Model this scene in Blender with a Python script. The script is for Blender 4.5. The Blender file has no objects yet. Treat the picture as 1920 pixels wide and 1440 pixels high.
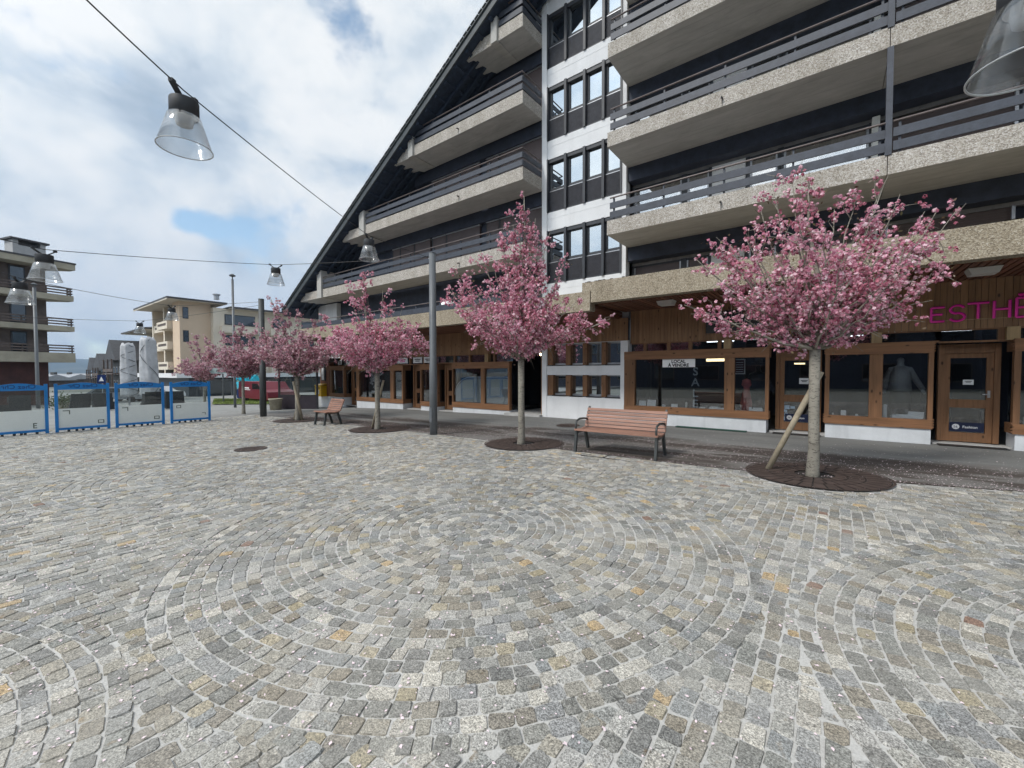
import bpy, bmesh, math, random
import numpy as np
from mathutils import Vector, Matrix
random.seed(7)
rng = np.random.default_rng(11)
S = bpy.context.scene
COL = S.collection
PI = math.pi
rad = math.radians

# ------------------------------------------------------------------ camera frame (measured from the photograph)
F, YAW, PIT, ROL, EYE = 780.0, rad(37.49), rad(-1.68), rad(-0.11), 1.6
def _axes():
    d = np.array([-math.sin(YAW), math.cos(YAW), 0]); r = np.array([math.cos(YAW), math.sin(YAW), 0]); u = np.array([0, 0, 1.0])
    d2 = d*math.cos(PIT)+u*math.sin(PIT); u2 = u*math.cos(PIT)-d*math.sin(PIT)
    return r*math.cos(ROL)+u2*math.sin(ROL), u2*math.cos(ROL)-r*math.sin(ROL), d2
RV, UV, DV = _axes()
C0 = np.array([0, 0, EYE])
def ray(px, py): return DV+RV*(px-960)/F+UV*(720-py)/F
def at(px, py, d): return C0+d*ray(px, py)
def onY(px, py, y):
    v = ray(px, py); return C0+v*((y-C0[1])/v[1])

def interp(x, xs, zs): return float(np.interp(x, xs, zs))
def zg(x, y=0.0):
    if x > -25: b = .0145*x
    elif x > -70: b = -.3625+.03*(x+25)
    else: b = -1.7125
    if x > -28:
        w = min(1, max(0, (y-9)/3)); w = w*w*(3-2*w)
        b = b*(1-w)+w*interp(x, [-28, -24, -17, -13, -8.3, 0, 10], [-.4525, -.45, -.2, -.13, -.03, 0, .05])
    return b
def gr(px, py):
    v = ray(px, py); lo, hi = .5, 400
    for _ in range(60):
        m = (lo+hi)/2; p = C0+m*v
        if p[2] > zg(p[0], p[1]): lo = m
        else: hi = m
    return C0+lo*v

# ------------------------------------------------------------------ objects
class MB:
    """collects shapes in world space and links them as ONE mesh"""
    def __init__(s): s.v = []; s.f = []; s.m = []
    def add(s, vs, fs, mi=0):
        o = len(s.v); s.v += [tuple(map(float, p)) for p in vs]
        s.f += [tuple(i+o for i in f) for f in fs]; s.m += [mi]*len(fs); return s
    def box(s, x0, x1, y0, y1, z0, z1, mi=0, bottom=None):
        if x1 < x0: x0, x1 = x1, x0
        v = [(x0,y0,z0),(x1,y0,z0),(x1,y1,z0),(x0,y1,z0),(x0,y0,z1),(x1,y0,z1),(x1,y1,z1),(x0,y1,z1)]
        s.add(v, [(0,3,2,1)], mi if bottom is None else bottom)
        return s.add(v, [(4,5,6,7),(0,1,5,4),(1,2,6,5),(2,3,7,6),(3,0,4,7)], mi)
    def obox(s, c, ax, ay, az, hx, hy, hz, mi=0):
        c = np.array(c, float); ax, ay, az = [np.array(a, float) for a in (ax, ay, az)]
        v = []
        for k in (-1, 1):
            for i, j in ((-1,-1),(1,-1),(1,1),(-1,1)): v.append(c+ax*hx*i+ay*hy*j+az*hz*k)
        return s.add(v, [(0,3,2,1),(4,5,6,7),(0,1,5,4),(1,2,6,5),(2,3,7,6),(3,0,4,7)], mi)
    def prism(s, poly, vec, mi=0, cap0=None):
        n = len(poly); a = [np.array(p, float) for p in poly]; b = [p+np.array(vec, float) for p in a]
        s.add(a+b, [tuple(range(n))[::-1]], mi if cap0 is None else cap0)
        s.add(a+b, [tuple(range(n, 2*n))]+[(i,(i+1)%n,n+(i+1)%n,n+i) for i in range(n)], mi)
        return s
    def tube(s, pts, r, n=8, mi=0, cap=True):
        pts = [np.array(p, float) for p in pts]; rs = r if isinstance(r, (list, tuple)) else [r]*len(pts)
        rings = []; ref = None
        for i, p in enumerate(pts):
            t = pts[min(i+1, len(pts)-1)]-pts[max(i-1, 0)]; t = t/(np.linalg.norm(t)+1e-9)
            if ref is None: ref = np.array([1.0,0,0]) if abs(t[0]) < .8 else np.array([0,1.0,0])
            a = np.cross(t, ref); a /= np.linalg.norm(a)+1e-9; b = np.cross(t, a); ref = np.cross(a, t)
            rings.append([p+rs[i]*(math.cos(2*PI*k/n)*a+math.sin(2*PI*k/n)*b) for k in range(n)])
        v = [q for ring in rings for q in ring]
        f = [(i*n+k, i*n+(k+1)%n, (i+1)*n+(k+1)%n, (i+1)*n+k) for i in range(len(pts)-1) for k in range(n)]
        if cap: f += [tuple(range(n))[::-1], tuple((len(pts)-1)*n+k for k in range(n))]
        return s.add(v, f, mi)
    def lathe(s, c, prof, n=20, mi=0, ax=(0,0,1), close=False):
        c = np.array(c, float); az = np.array(ax, float); az /= np.linalg.norm(az)
        a = np.cross(az, [1.0,0,0] if abs(az[0]) < .8 else [0,1.0,0]); a /= np.linalg.norm(a); b = np.cross(az, a)
        v = [c+az*z+r*(math.cos(2*PI*k/n)*a+math.sin(2*PI*k/n)*b) for r, z in prof for k in range(n)]
        m = len(prof); f = [(i*n+k, i*n+(k+1)%n, ((i+1)%m)*n+(k+1)%n, ((i+1)%m)*n+k) for i in range(m if close else m-1) for k in range(n)]
        if not close:
            if prof[0][0] > 1e-4: f.append(tuple(range(n))[::-1])
            if prof[-1][0] > 1e-4: f.append(tuple((m-1)*n+k for k in range(n)))
        return s.add(v, f, mi)
    def text(s, body, size, org, rx, up, mi=0, depth=.008, align='LEFT', bold=0.0):
        cu = bpy.data.curves.new('txt', 'FONT'); cu.body = body; cu.size = size; cu.align_x = align; cu.extrude = depth/2; cu.offset = bold; cu.resolution_u = 3
        ob = bpy.data.objects.new('txt', cu); me = bpy.data.meshes.new_from_object(ob)
        rx = np.array(rx, float); up = np.array(up, float); nn = np.cross(rx, up); org = np.array(org, float)
        s.add([org+rx*v.co.x+up*v.co.y+nn*v.co.z for v in me.vertices], [tuple(p.vertices) for p in me.polygons], mi)
        bpy.data.objects.remove(ob); bpy.data.curves.remove(cu); bpy.data.meshes.remove(me); return s
    def build(s, name, mats, parent=None, smooth=False, xf=None):
        org = np.zeros(3)
        if parent is not None: org = np.array(parent['_o']) if '_o' in parent else np.zeros(3)
        me = bpy.data.meshes.new(name)
        vs = [(x-org[0], y-org[1], z-org[2]) for x, y, z in s.v]
        me.from_pydata(vs, [], s.f)
        for m in (mats if isinstance(mats, (list, tuple)) else [mats]): me.materials.append(m)
        me.polygons.foreach_set('material_index', s.m)
        if smooth: me.polygons.foreach_set('use_smooth', [True]*len(me.polygons))
        me.update()
        o = bpy.data.objects.new(name, me); COL.objects.link(o)
        if parent is not None: o.parent = parent; o['_o'] = [float(a) for a in org]
        return o

def tag(o, label=None, cat=None, group=None, kind=None):
    for k, v in (('label', label), ('category', cat), ('group', group), ('kind', kind)):
        if v: o[k] = v
    return o
def thing(name, label, cat, loc=(0,0,0), group=None):
    o = bpy.data.objects.new(name, None); COL.objects.link(o); o.location = [float(a) for a in loc]
    o['_o'] = [float(a) for a in loc]; o.empty_display_size = .2
    return tag(o, label, cat, group)
def dup(root, loc, rz=0, label=None, group=None, scale=1.0):
    def cp(o, p):
        c = o.copy(); COL.objects.link(c)
        if p is not None: c.parent = p
        for ch in list(o.children): cp(ch, c)
        return c
    kids = list(root.children)
    r = root.copy(); COL.objects.link(r)
    for ch in kids: cp(ch, r)
    r.location = [float(a) for a in loc]; r.rotation_euler = (0, 0, rz); r.scale = (scale,)*3
    if label: r['label'] = label
    if group: r['group'] = group
    return r
def solo(mb, name, mats, label, cat, loc=None, group=None, smooth=False, kind=None):
    """a thing that is one mesh, origin at loc"""
    o = mb.build(name, mats, None, smooth)
    if loc is not None:
        o.data.transform(Matrix.Translation([-float(a) for a in loc])); o.location = [float(a) for a in loc]
    return tag(o, label, cat, group, kind)

# ------------------------------------------------------------------ materials
def newmat(name):
    m = bpy.data.materials.new(name); m.use_nodes = True; nt = m.node_tree; nt.nodes.clear()
    out = nt.nodes.new('ShaderNodeOutputMaterial'); b = nt.nodes.new('ShaderNodeBsdfPrincipled')
    nt.links.new(b.outputs[0], out.inputs[0]); return m, nt, b, out
def N(nt, t, **kw):
    n = nt.nodes.new(t)
    for k, v in kw.items():
        if k.startswith('_'): setattr(n, k[1:], v)
        else:
            key = k.replace('__', ' ')
            n.inputs[key].default_value = v
    return n
def L(nt, a, b): nt.links.new(a, b)
def ramp(nt, fac, stops, interp='LINEAR'):
    r = nt.nodes.new('ShaderNodeValToRGB'); r.color_ramp.interpolation = interp; e = r.color_ramp.elements
    while len(e) < len(stops): e.new(.5)
    for el, (p, c) in zip(e, stops): el.position = p; el.color = (*c, 1) if len(c) == 3 else c
    L(nt, fac, r.inputs[0]); return r.outputs[0]
def mixc(nt, fac, a, b, mode='MIX'):
    m = nt.nodes.new('ShaderNodeMix'); m.data_type = 'RGBA'; m.blend_type = mode
    for s, v in ((m.inputs[0], fac), (m.inputs[6], a), (m.inputs[7], b)):
        if isinstance(v, (int, float)): s.default_value = v
        elif isinstance(v, (tuple, list)): s.default_value = (*v, 1) if len(v) == 3 else v
        else: L(nt, v, s)
    return m.outputs[2]
def coords(nt, scale=(1,1,1), kind='Object', loc=(0,0,0)):
    tc = nt.nodes.new('ShaderNodeTexCoord'); mp = nt.nodes.new('ShaderNodeMapping')
    mp.inputs['Scale'].default_value = scale; mp.inputs['Location'].default_value = loc; L(nt, tc.outputs[kind], mp.inputs[0]); return mp.outputs[0]
def noise(nt, vec, scale, detail=4, rough=.6, dist=0.0):
    n = N(nt, 'ShaderNodeTexNoise', Scale=scale, Detail=detail, Roughness=rough, Distortion=dist); L(nt, vec, n.inputs['Vector']); return n.outputs[0]
def bump(nt, b, h, strength=.3, dist=.01):
    bp = N(nt, 'ShaderNodeBump', Strength=strength, Distance=dist); L(nt, h, bp.inputs['Height']); L(nt, bp.outputs[0], b.inputs['Normal'])
def island(nt): return nt.nodes.new('ShaderNodeNewGeometry').outputs['Random Per Island']
def mul(nt, a, k):
    return mixc(nt, 1.0, a, k, 'MULTIPLY')

def plain(name, col, rough=.55, metal=0.0, var=.25, scale=4.0, grain=60.0, bstr=.15, spec=.5, streak=0.0):
    m, nt, b, out = newmat(name); v = coords(nt)
    n1 = noise(nt, v, scale, 5, .65); n2 = noise(nt, v, grain, 3)
    lo = tuple(c*(1-var) for c in col); hi = tuple(min(1, c*(1+var)) for c in col)
    c = ramp(nt, n1, [(.3, lo), (.7, hi)]); c = mixc(nt, .12, c, ramp(nt, n2, [(.3, (.25,)*3), (.7, (.9,)*3)]), 'OVERLAY')
    L(nt, c, b.inputs['Base Color']); b.inputs['Roughness'].default_value = rough; b.inputs['Metallic'].default_value = metal
    b.inputs['Specular IOR Level'].default_value = spec
    if streak:
        s_ = noise(nt, coords(nt, (2.6, 2.6, .22)), 1.0, 5, .65); c = mixc(nt, ramp(nt, s_, [(.50, (0,)*3), (.72, (streak,)*3)]), c, tuple(x*.55 for x in col)); L(nt, c, b.inputs['Base Color'])
    bump(nt, b, n2, bstr, .004); return m

def wood(name, col, axis=0, per_island=.3, rough=.6, knots=True, weather=0.0):
    m, nt, b, out = newmat(name); sc = [14.0]*3; sc[axis] = .9
    v = coords(nt, tuple(sc)); n1 = noise(nt, v, 1.0, 6, .6, .4)
    v2 = coords(nt, tuple(60.0 if i != axis else 2.5 for i in range(3))); n2 = noise(nt, v2, 1.0, 3)
    dk = tuple(c*.55 for c in col); lt = tuple(min(1, c*1.35) for c in col)
    c = ramp(nt, n1, [(.25, dk), (.5, col), (.8, lt)])
    c = mixc(nt, .25, c, ramp(nt, n2, [(.3, dk), (.7, lt)]))
    if knots:
        s2 = [7.0]*3; s2[axis] = 3.2
        vo = N(nt, 'ShaderNodeTexVoronoi', Scale=1.0); L(nt, coords(nt, tuple(s2)), vo.inputs['Vector'])
        c = mixc(nt, ramp(nt, vo.outputs['Distance'], [(.07, (1,)*3), (.17, (0,)*3)]), c, tuple(x*.22 for x in col))
    if per_island:
        hs = N(nt, 'ShaderNodeHueSaturation'); L(nt, c, hs.inputs['Color'])
        mr = N(nt, 'ShaderNodeMapRange'); mr.inputs[3].default_value = 1-per_island; mr.inputs[4].default_value = 1+per_island
        L(nt, island(nt), mr.inputs[0]); L(nt, mr.outputs[0], hs.inputs['Value']); c = hs.outputs[0]
    if weather:
        wn = noise(nt, coords(nt), 1.3, 5, .7); c = mixc(nt, ramp(nt, wn, [(.45, (0,)*3), (.75, (weather,)*3)]), c, (.13, .115, .1))
    L(nt, c, b.inputs['Base Color']); b.inputs['Roughness'].default_value = rough; b.inputs['Specular IOR Level'].default_value = .3
    bump(nt, b, n2, .25, .004); return m

def aggregate(name='exposed_aggregate', k=(1,1,1)):
    m, nt, b, out = newmat(name); v = coords(nt)
    vo = N(nt, 'ShaderNodeTexVoronoi', Scale=58.0); L(nt, v, vo.inputs['Vector'])
    sp = nt.nodes.new('ShaderNodeSeparateColor'); L(nt, vo.outputs['Color'], sp.inputs[0])
    c = ramp(nt, sp.outputs[0], [(0, (.27,.235,.19)), (.25, (.38,.335,.265)), (.55, (.48,.43,.35)), (.85, (.58,.53,.45)), (1, (.66,.62,.55))])
    n9 = noise(nt, v, 26, 4, .7); c = mixc(nt, .35, c, ramp(nt, n9, [(.3, (.25,)*3), (.7, (.75,)*3)]), 'OVERLAY')
    st = noise(nt, coords(nt, (2.5, 2.5, .35)), 1.0, 5, .65); c = mixc(nt, ramp(nt, st, [(.38, (.55,)*3), (.62, (0,)*3)]), c, mul(nt, c, (.66,.64,.60)))
    c = mul(nt, c, k)
    L(nt, c, b.inputs['Base Color']); b.inputs['Roughness'].default_value = .85; b.inputs['Specular IOR Level'].default_value = .2
    bump(nt, b, vo.outputs['Distance'], .5, .012); return m

def concrete(name='fair_faced_concrete', col=(.27,.255,.23)):
    m, nt, b, out = newmat(name); v = coords(nt)
    n1 = noise(nt, coords(nt, (1,3,1)), 1.1, 7, .7, .5); n2 = noise(nt, v, 30, 4)
    c = ramp(nt, n1, [(.25, tuple(x*.72 for x in col)), (.55, col), (.8, tuple(x*1.22 for x in col))])
    n3 = noise(nt, coords(nt, (.5, 9, 9)), 1.0, 5); c = mixc(nt, ramp(nt, n3, [(.5, (0,)*3), (.8, (.25,)*3)]), c, tuple(x*.75 for x in col))
    wv = N(nt, 'ShaderNodeTexWave', Scale=.55, Distortion=.6, Detail=2); wv.bands_direction = 'Y'; L(nt, v, wv.inputs['Vector'])
    c = mixc(nt, ramp(nt, wv.outputs[0], [(.0, (.35,)*3), (.012, (0,)*3)]), c, tuple(x*.55 for x in col))
    L(nt, c, b.inputs['Base Color']); b.inputs['Roughness'].default_value = .85; bump(nt, b, n2, .2, .005); return m

def glass_mirror(name, refl=.5, dark=(.012,.014,.017)):
    m, nt, b, out = newmat(name); nt.nodes.remove(b)
    d = N(nt, 'ShaderNodeBsdfDiffuse'); d.inputs[0].default_value = (*dark, 1)
    g = N(nt, 'ShaderNodeBsdfGlossy', Roughness=.015); g.inputs[0].default_value = (.86,.94,1,1)
    v = coords(nt); bp = N(nt, 'ShaderNodeBump', Strength=.05, Distance=.02); L(nt, noise(nt, v, .9, 1), bp.inputs['Height']); L(nt, bp.outputs[0], g.inputs['Normal'])
    lw = N(nt, 'ShaderNodeLayerWeight', Blend=.25); mr = N(nt, 'ShaderNodeMapRange'); mr.inputs[3].default_value = refl; mr.inputs[4].default_value = 1.0
    L(nt, lw.outputs[0], mr.inputs[0]); mx = N(nt, 'ShaderNodeMixShader'); L(nt, mr.outputs[0], mx.inputs[0]); L(nt, d.outputs[0], mx.inputs[1]); L(nt, g.outputs[0], mx.inputs[2])
    L(nt, mx.outputs[0], out.inputs[0]); return m
def glass_clear(name, refl=.14, tint=(.86,.9,.9), frost=0.0, rough=.01, fres=.9):
    m, nt, b, out = newmat(name); nt.nodes.remove(b)
    t = N(nt, 'ShaderNodeBsdfTransparent'); t.inputs[0].default_value = (*tint, 1)
    g = N(nt, 'ShaderNodeBsdfGlossy', Roughness=rough)
    lw = N(nt, 'ShaderNodeLayerWeight', Blend=.2); mr = N(nt, 'ShaderNodeMapRange'); mr.inputs[3].default_value = refl; mr.inputs[4].default_value = fres
    L(nt, lw.outputs[0], mr.inputs[0]); mx = N(nt, 'ShaderNodeMixShader'); L(nt, mr.outputs[0], mx.inputs[0]); L(nt, t.outputs[0], mx.inputs[1]); L(nt, g.outputs[0], mx.inputs[2])
    res = mx.outputs[0]
    if frost:
        d = N(nt, 'ShaderNodeBsdfDiffuse'); d.inputs[0].default_value = (.42,.45,.46,1); m2 = N(nt, 'ShaderNodeMixShader'); m2.inputs[0].default_value = frost
        L(nt, res, m2.inputs[1]); L(nt, d.outputs[0], m2.inputs[2]); res = m2.outputs[0]
    L(nt, res, out.inputs[0]); return m
def lamp_mat(name, col, s):
    m, nt, b, out = newmat(name); b.inputs['Base Color'].default_value = (*col, 1); b.inputs['Emission Color'].default_value = (*col, 1); b.inputs['Emission Strength'].default_value = s; return m

M = {}
M['agg'] = aggregate(k=(1.0,1.03,1.12)); M['agg2'] = aggregate('weathered_aggregate', (.78,.75,.69))
M['conc'] = concrete(col=(.44,.435,.42)); M['fin'] = concrete('pale_concrete', (.46,.45,.42))
M['white'] = plain('white_render', (.74,.75,.76), .85, var=.06, scale=1.2, grain=90, bstr=.15, streak=.18)
M['plinth'] = plain('plinth_render', (.62,.64,.66), .85, var=.12, scale=1.5, grain=90, bstr=.25, streak=.4)
M['dark'] = plain('slate_painted_wood', (.046,.053,.070), .5, var=.25, scale=6, grain=40)
M['darkframe'] = plain('dark_window_frame', (.035,.038,.045), .45, var=.2)
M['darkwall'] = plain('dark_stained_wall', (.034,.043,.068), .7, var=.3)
M['slat'] = plain('dark_slat_cladding', (.040,.040,.048), .55, var=.3, scale=9)
M['shutter'] = plain('brown_roller_shutter', (.095,.070,.068), .5, var=.15, scale=3)
M['alu'] = plain('weathered_aluminium', (.42,.43,.45), .4, .6, var=.15)
M['pipe'] = plain('brown_handrail', (.13,.105,.10), .4, .2, var=.2)
M['roofu'] = plain('roof_boarding', (.026,.040,.068), .75, var=.3, scale=8)
M['roof'] = plain('slate_roof', (.05,.055,.06), .7, var=.3, scale=8)
M['verge'] = plain('verge_board', (.045,.055,.06), .5, var=.4, scale=5)
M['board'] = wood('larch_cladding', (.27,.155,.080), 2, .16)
M['beam'] = wood('larch_beam', (.225,.112,.055), 0, .12)
M['stile'] = wood('larch_post', (.215,.110,.055), 2, .12)
M['block'] = wood('pale_wood_block', (.36,.25,.13), 2, .1, knots=False)
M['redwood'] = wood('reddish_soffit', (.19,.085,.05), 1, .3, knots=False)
M['mirror'] = glass_mirror('reflective_window_glass', .48)
M['mirror2'] = glass_mirror('balcony_door_glass', .60, (.055,.05,.046))
M['shop'] = glass_clear('shop_window_glass', .13, (.80,.83,.85), fres=.5)
M['frost'] = glass_clear('frosted_window_film', .04, frost=.9, fres=.3)
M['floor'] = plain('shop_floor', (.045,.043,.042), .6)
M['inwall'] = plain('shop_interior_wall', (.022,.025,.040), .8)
M['paper'] = plain('white_paper', (.72,.73,.74), .7, var=.05)
M['black'] = plain('black_paint', (.012,.012,.013), .45, var=.2)
M['grey'] = plain('grey_metal', (.12,.13,.14), .45, .3, var=.15)
M['polegrey'] = plain('grey_powder_coat', (.115,.125,.135), .45, .0, var=.12, scale=2, grain=25)
M['blue'] = plain('blue_paint', (.012,.19,.52), .35, var=.12)
M['blue2'] = plain('darker_blue_lettering', (.004,.022,.11), .4, var=.1)
M['yellow'] = plain('yellow_paint', (.70,.40,.01), .4, var=.1)
M['gold'] = lamp_mat('warm_lamp', (1,.78,.42), 9)
M['cool'] = lamp_mat('cool_strip_lamp', (.9,.95,1), 3)
M['warmstrip'] = lamp_mat('warm_strip_lamp', (1,.75,.4), 2.2)
M['opal'] = plain('opal_lamp_cover', (.62,.62,.58), .5, var=.05)
# ------------------------------------------------------------------ ground
def kerb(x): return interp(x, [-30, -8, -4.6, -2.4, -1, .87, 2, 6, 20], [7.8, 7.85, 7.7, 7.6, 7.66, 8.02, 8.3, 9.0, 10])
def sheet(name, x0, x1, y0, y1, nx, ny, dz, mats, kind='structure'):
    mb = MB(); vs = []
    for i in range(nx+1):
        x = x0+(x1-x0)*i/nx; a = y0(x) if callable(y0) else y0; b = y1(x) if callable(y1) else y1
        for j in range(ny+1):
            y = a+(b-a)*j/ny; vs.append((x, y, zg(x, y)+dz))
    fs = [(i*(ny+1)+j, (i+1)*(ny+1)+j, (i+1)*(ny+1)+j+1, i*(ny+1)+j+1) for i in range(nx) for j in range(ny)]
    mb.add(vs, fs); o = mb.build(name, mats); o['kind'] = kind; return o

def asphalt():
    m, nt, b, out = newmat('worn_asphalt'); v = coords(nt)
    n1 = noise(nt, v, .8, 6, .65, .4); n2 = noise(nt, v, 130, 3, .7); n3 = noise(nt, coords(nt, (.22, 1.5, 1)), 1.0, 5, .6, .8)
    sx = nt.nodes.new('ShaderNodeSeparateXYZ'); L(nt, v, sx.inputs[0])
    ad = N(nt, 'ShaderNodeMath'); ad.operation = 'MULTIPLY_ADD'; ad.inputs[1].default_value = 1.1; L(nt, n1, ad.inputs[0]); L(nt, sx.outputs[1], ad.inputs[2])
    near = ramp(nt, n3, [(.40, (.060,.048,.042)), (.50, (.080,.068,.060)), (.56, (.15,.14,.13)), (.66, (.18,.175,.165))])
    far = ramp(nt, n3, [(.25, (.125,.125,.12)), (.5, (.165,.165,.158)), (.75, (.20,.20,.19))])
    mr = N(nt, 'ShaderNodeMapRange'); mr.inputs[1].default_value = 10.6; mr.inputs[2].default_value = 11.0; L(nt, ad.outputs[0], mr.inputs[0])
    c = mixc(nt, mr.outputs[0], near, far)
    mx = N(nt, 'ShaderNodeMapRange'); mx.inputs[1].default_value = -17; mx.inputs[2].default_value = -22; L(nt, sx.outputs[0], mx.inputs[0])
    c = mixc(nt, mx.outputs[0], c, ramp(nt, n1, [(.3, (.22,.22,.21)), (.7, (.30,.30,.29))]))
    c = mixc(nt, .5, c, ramp(nt, n2, [(.25, (.15,)*3), (.75, (.85,)*3)]), 'OVERLAY')
    L(nt, c, b.inputs['Base Color']); b.inputs['Roughness'].default_value = .8; b.inputs['Specular IOR Level'].default_value = .3; bump(nt, b, n2, .5, .006); return m
M['asphalt'] = asphalt()
def earth():
    m, nt, b, out = newmat('far_ground'); n = noise(nt, coords(nt), .05, 6, .6)
    L(nt, ramp(nt, n, [(.35, (.10,.11,.09)), (.6, (.18,.18,.16))]), b.inputs['Base Color']); b.inputs['Roughness'].default_value = .9; return m
M['earth'] = earth()
# land: one sheet to the horizon, gently lower than the paved surfaces
gm = MB()
xs = [-5500, -1500, -400, -150, -70, -50, -25, -8, 0, 15, 60, 400, 1500, 5500]; ys = [-5500, -1500, -300, -60, -20, 0, 9, 12, 20, 60, 300, 1500, 5500]
gm.add([(x, y, zg(max(-70, min(15, x)), 0)-.12) for x in xs for y in ys], [(i*len(ys)+j, (i+1)*len(ys)+j, (i+1)*len(ys)+j+1, i*len(ys)+j+1) for i in range(len(xs)-1) for j in range(len(ys)-1)])
g = gm.build('ground', M['earth']); g['kind'] = 'structure'
sheet('asphalt_pavement', -20.5, 14, kerb, 16.5, 70, 24, 0, M['asphalt'])
sheet('road', -100, -20.5, -30, 40, 60, 40, -.004, M['asphalt'])

# cobblestones: every sett is its own little block in a bed of pale mortar
def cobble_mats():
    m, nt, b, out = newmat('granite_setts'); v = coords(nt); isl = island(nt)
    cols = [(.20,.21,.205), (.26,.265,.26), (.225,.235,.245), (.30,.305,.295), (.175,.18,.175), (.225,.215,.19), (.33,.335,.33), (.215,.23,.24), (.255,.25,.225),
            (.19,.195,.19), (.27,.28,.285), (.345,.34,.32), (.205,.195,.175), (.275,.265,.235), (.235,.245,.245), (.165,.17,.17), (.31,.315,.315), (.245,.24,.22), (.40,.395,.37), (.24,.25,.26), (.195,.20,.20), (.28,.285,.275), (.215,.20,.17), (.23,.235,.225)]
    stops = [(i/len(cols)*.955, x) for i, x in enumerate(cols)]+[(.955, (.31,.285,.225)), (.975, (.27,.245,.18)), (.988, (.36,.28,.175)), (.994, (.20,.14,.115))]
    c = ramp(nt, isl, stops, 'CONSTANT')
    big = noise(nt, v, .35, 4, .6); c = mixc(nt, .5, c, ramp(nt, big, [(.3, (.40,.42,.43)), (.7, (.60,.58,.54))]), 'OVERLAY')
    sp = noise(nt, v, 130, 3, .8); sp2 = noise(nt, v, 48, 4, .75)
    c = mixc(nt, .9, c, ramp(nt, sp, [(.36, (.10,)*3), (.5, (.5,)*3), (.64, (.95,)*3)]), 'OVERLAY')
    c = mixc(nt, .75, c, ramp(nt, sp2, [(.3, (.22,)*3), (.7, (.80,)*3)]), 'OVERLAY')
    dn = noise(nt, v, .9, 6, .7, .5); c = mixc(nt, ramp(nt, dn, [(.46, (0,)*3), (.72, (.5,)*3)]), c, (.38,.38,.36))
    st = noise(nt, v, 9, 3, .6); c = mixc(nt, ramp(nt, st, [(.64, (0,)*3), (.78, (.5,)*3)]), c, (.30,.21,.11))
    c = mul(nt, c, (1.12,1.07,1.02))
    L(nt, c, b.inputs['Base Color']); b.inputs['Roughness'].default_value = .62; b.inputs['Specular IOR Level'].default_value = .4
    bump(nt, b, sp2, .55, .006)
    m2, nt2, b2, o2 = newmat('mortar'); n = noise(nt2, coords(nt2), 90, 4, .7); n2 = noise(nt2, coords(nt2), .6, 4)
    c2 = mixc(nt2, .5, ramp(nt2, n, [(.3, (.39,.38,.36)), (.7, (.58,.57,.545))]), ramp(nt2, n2, [(.3, (.35,)*3), (.7, (.6,)*3)]), 'OVERLAY')
    L(nt2, c2, b2.inputs['Base Color']); b2.inputs['Roughness'].default_value = .9; bump(nt2, b2, n, .4, .004); return [m, m2]
CIRC = [(-3.05, 3.22, 2.62), (2.35, 3.42, 2.5), (-8.45, 3.05, 2.62), (-13.85, 2.9, 2.62), (-3.2, -2.2, 2.62), (-8.6, -2.3, 2.62), (-18.0, 3.0, 1.8)]
GRATES = []
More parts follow.
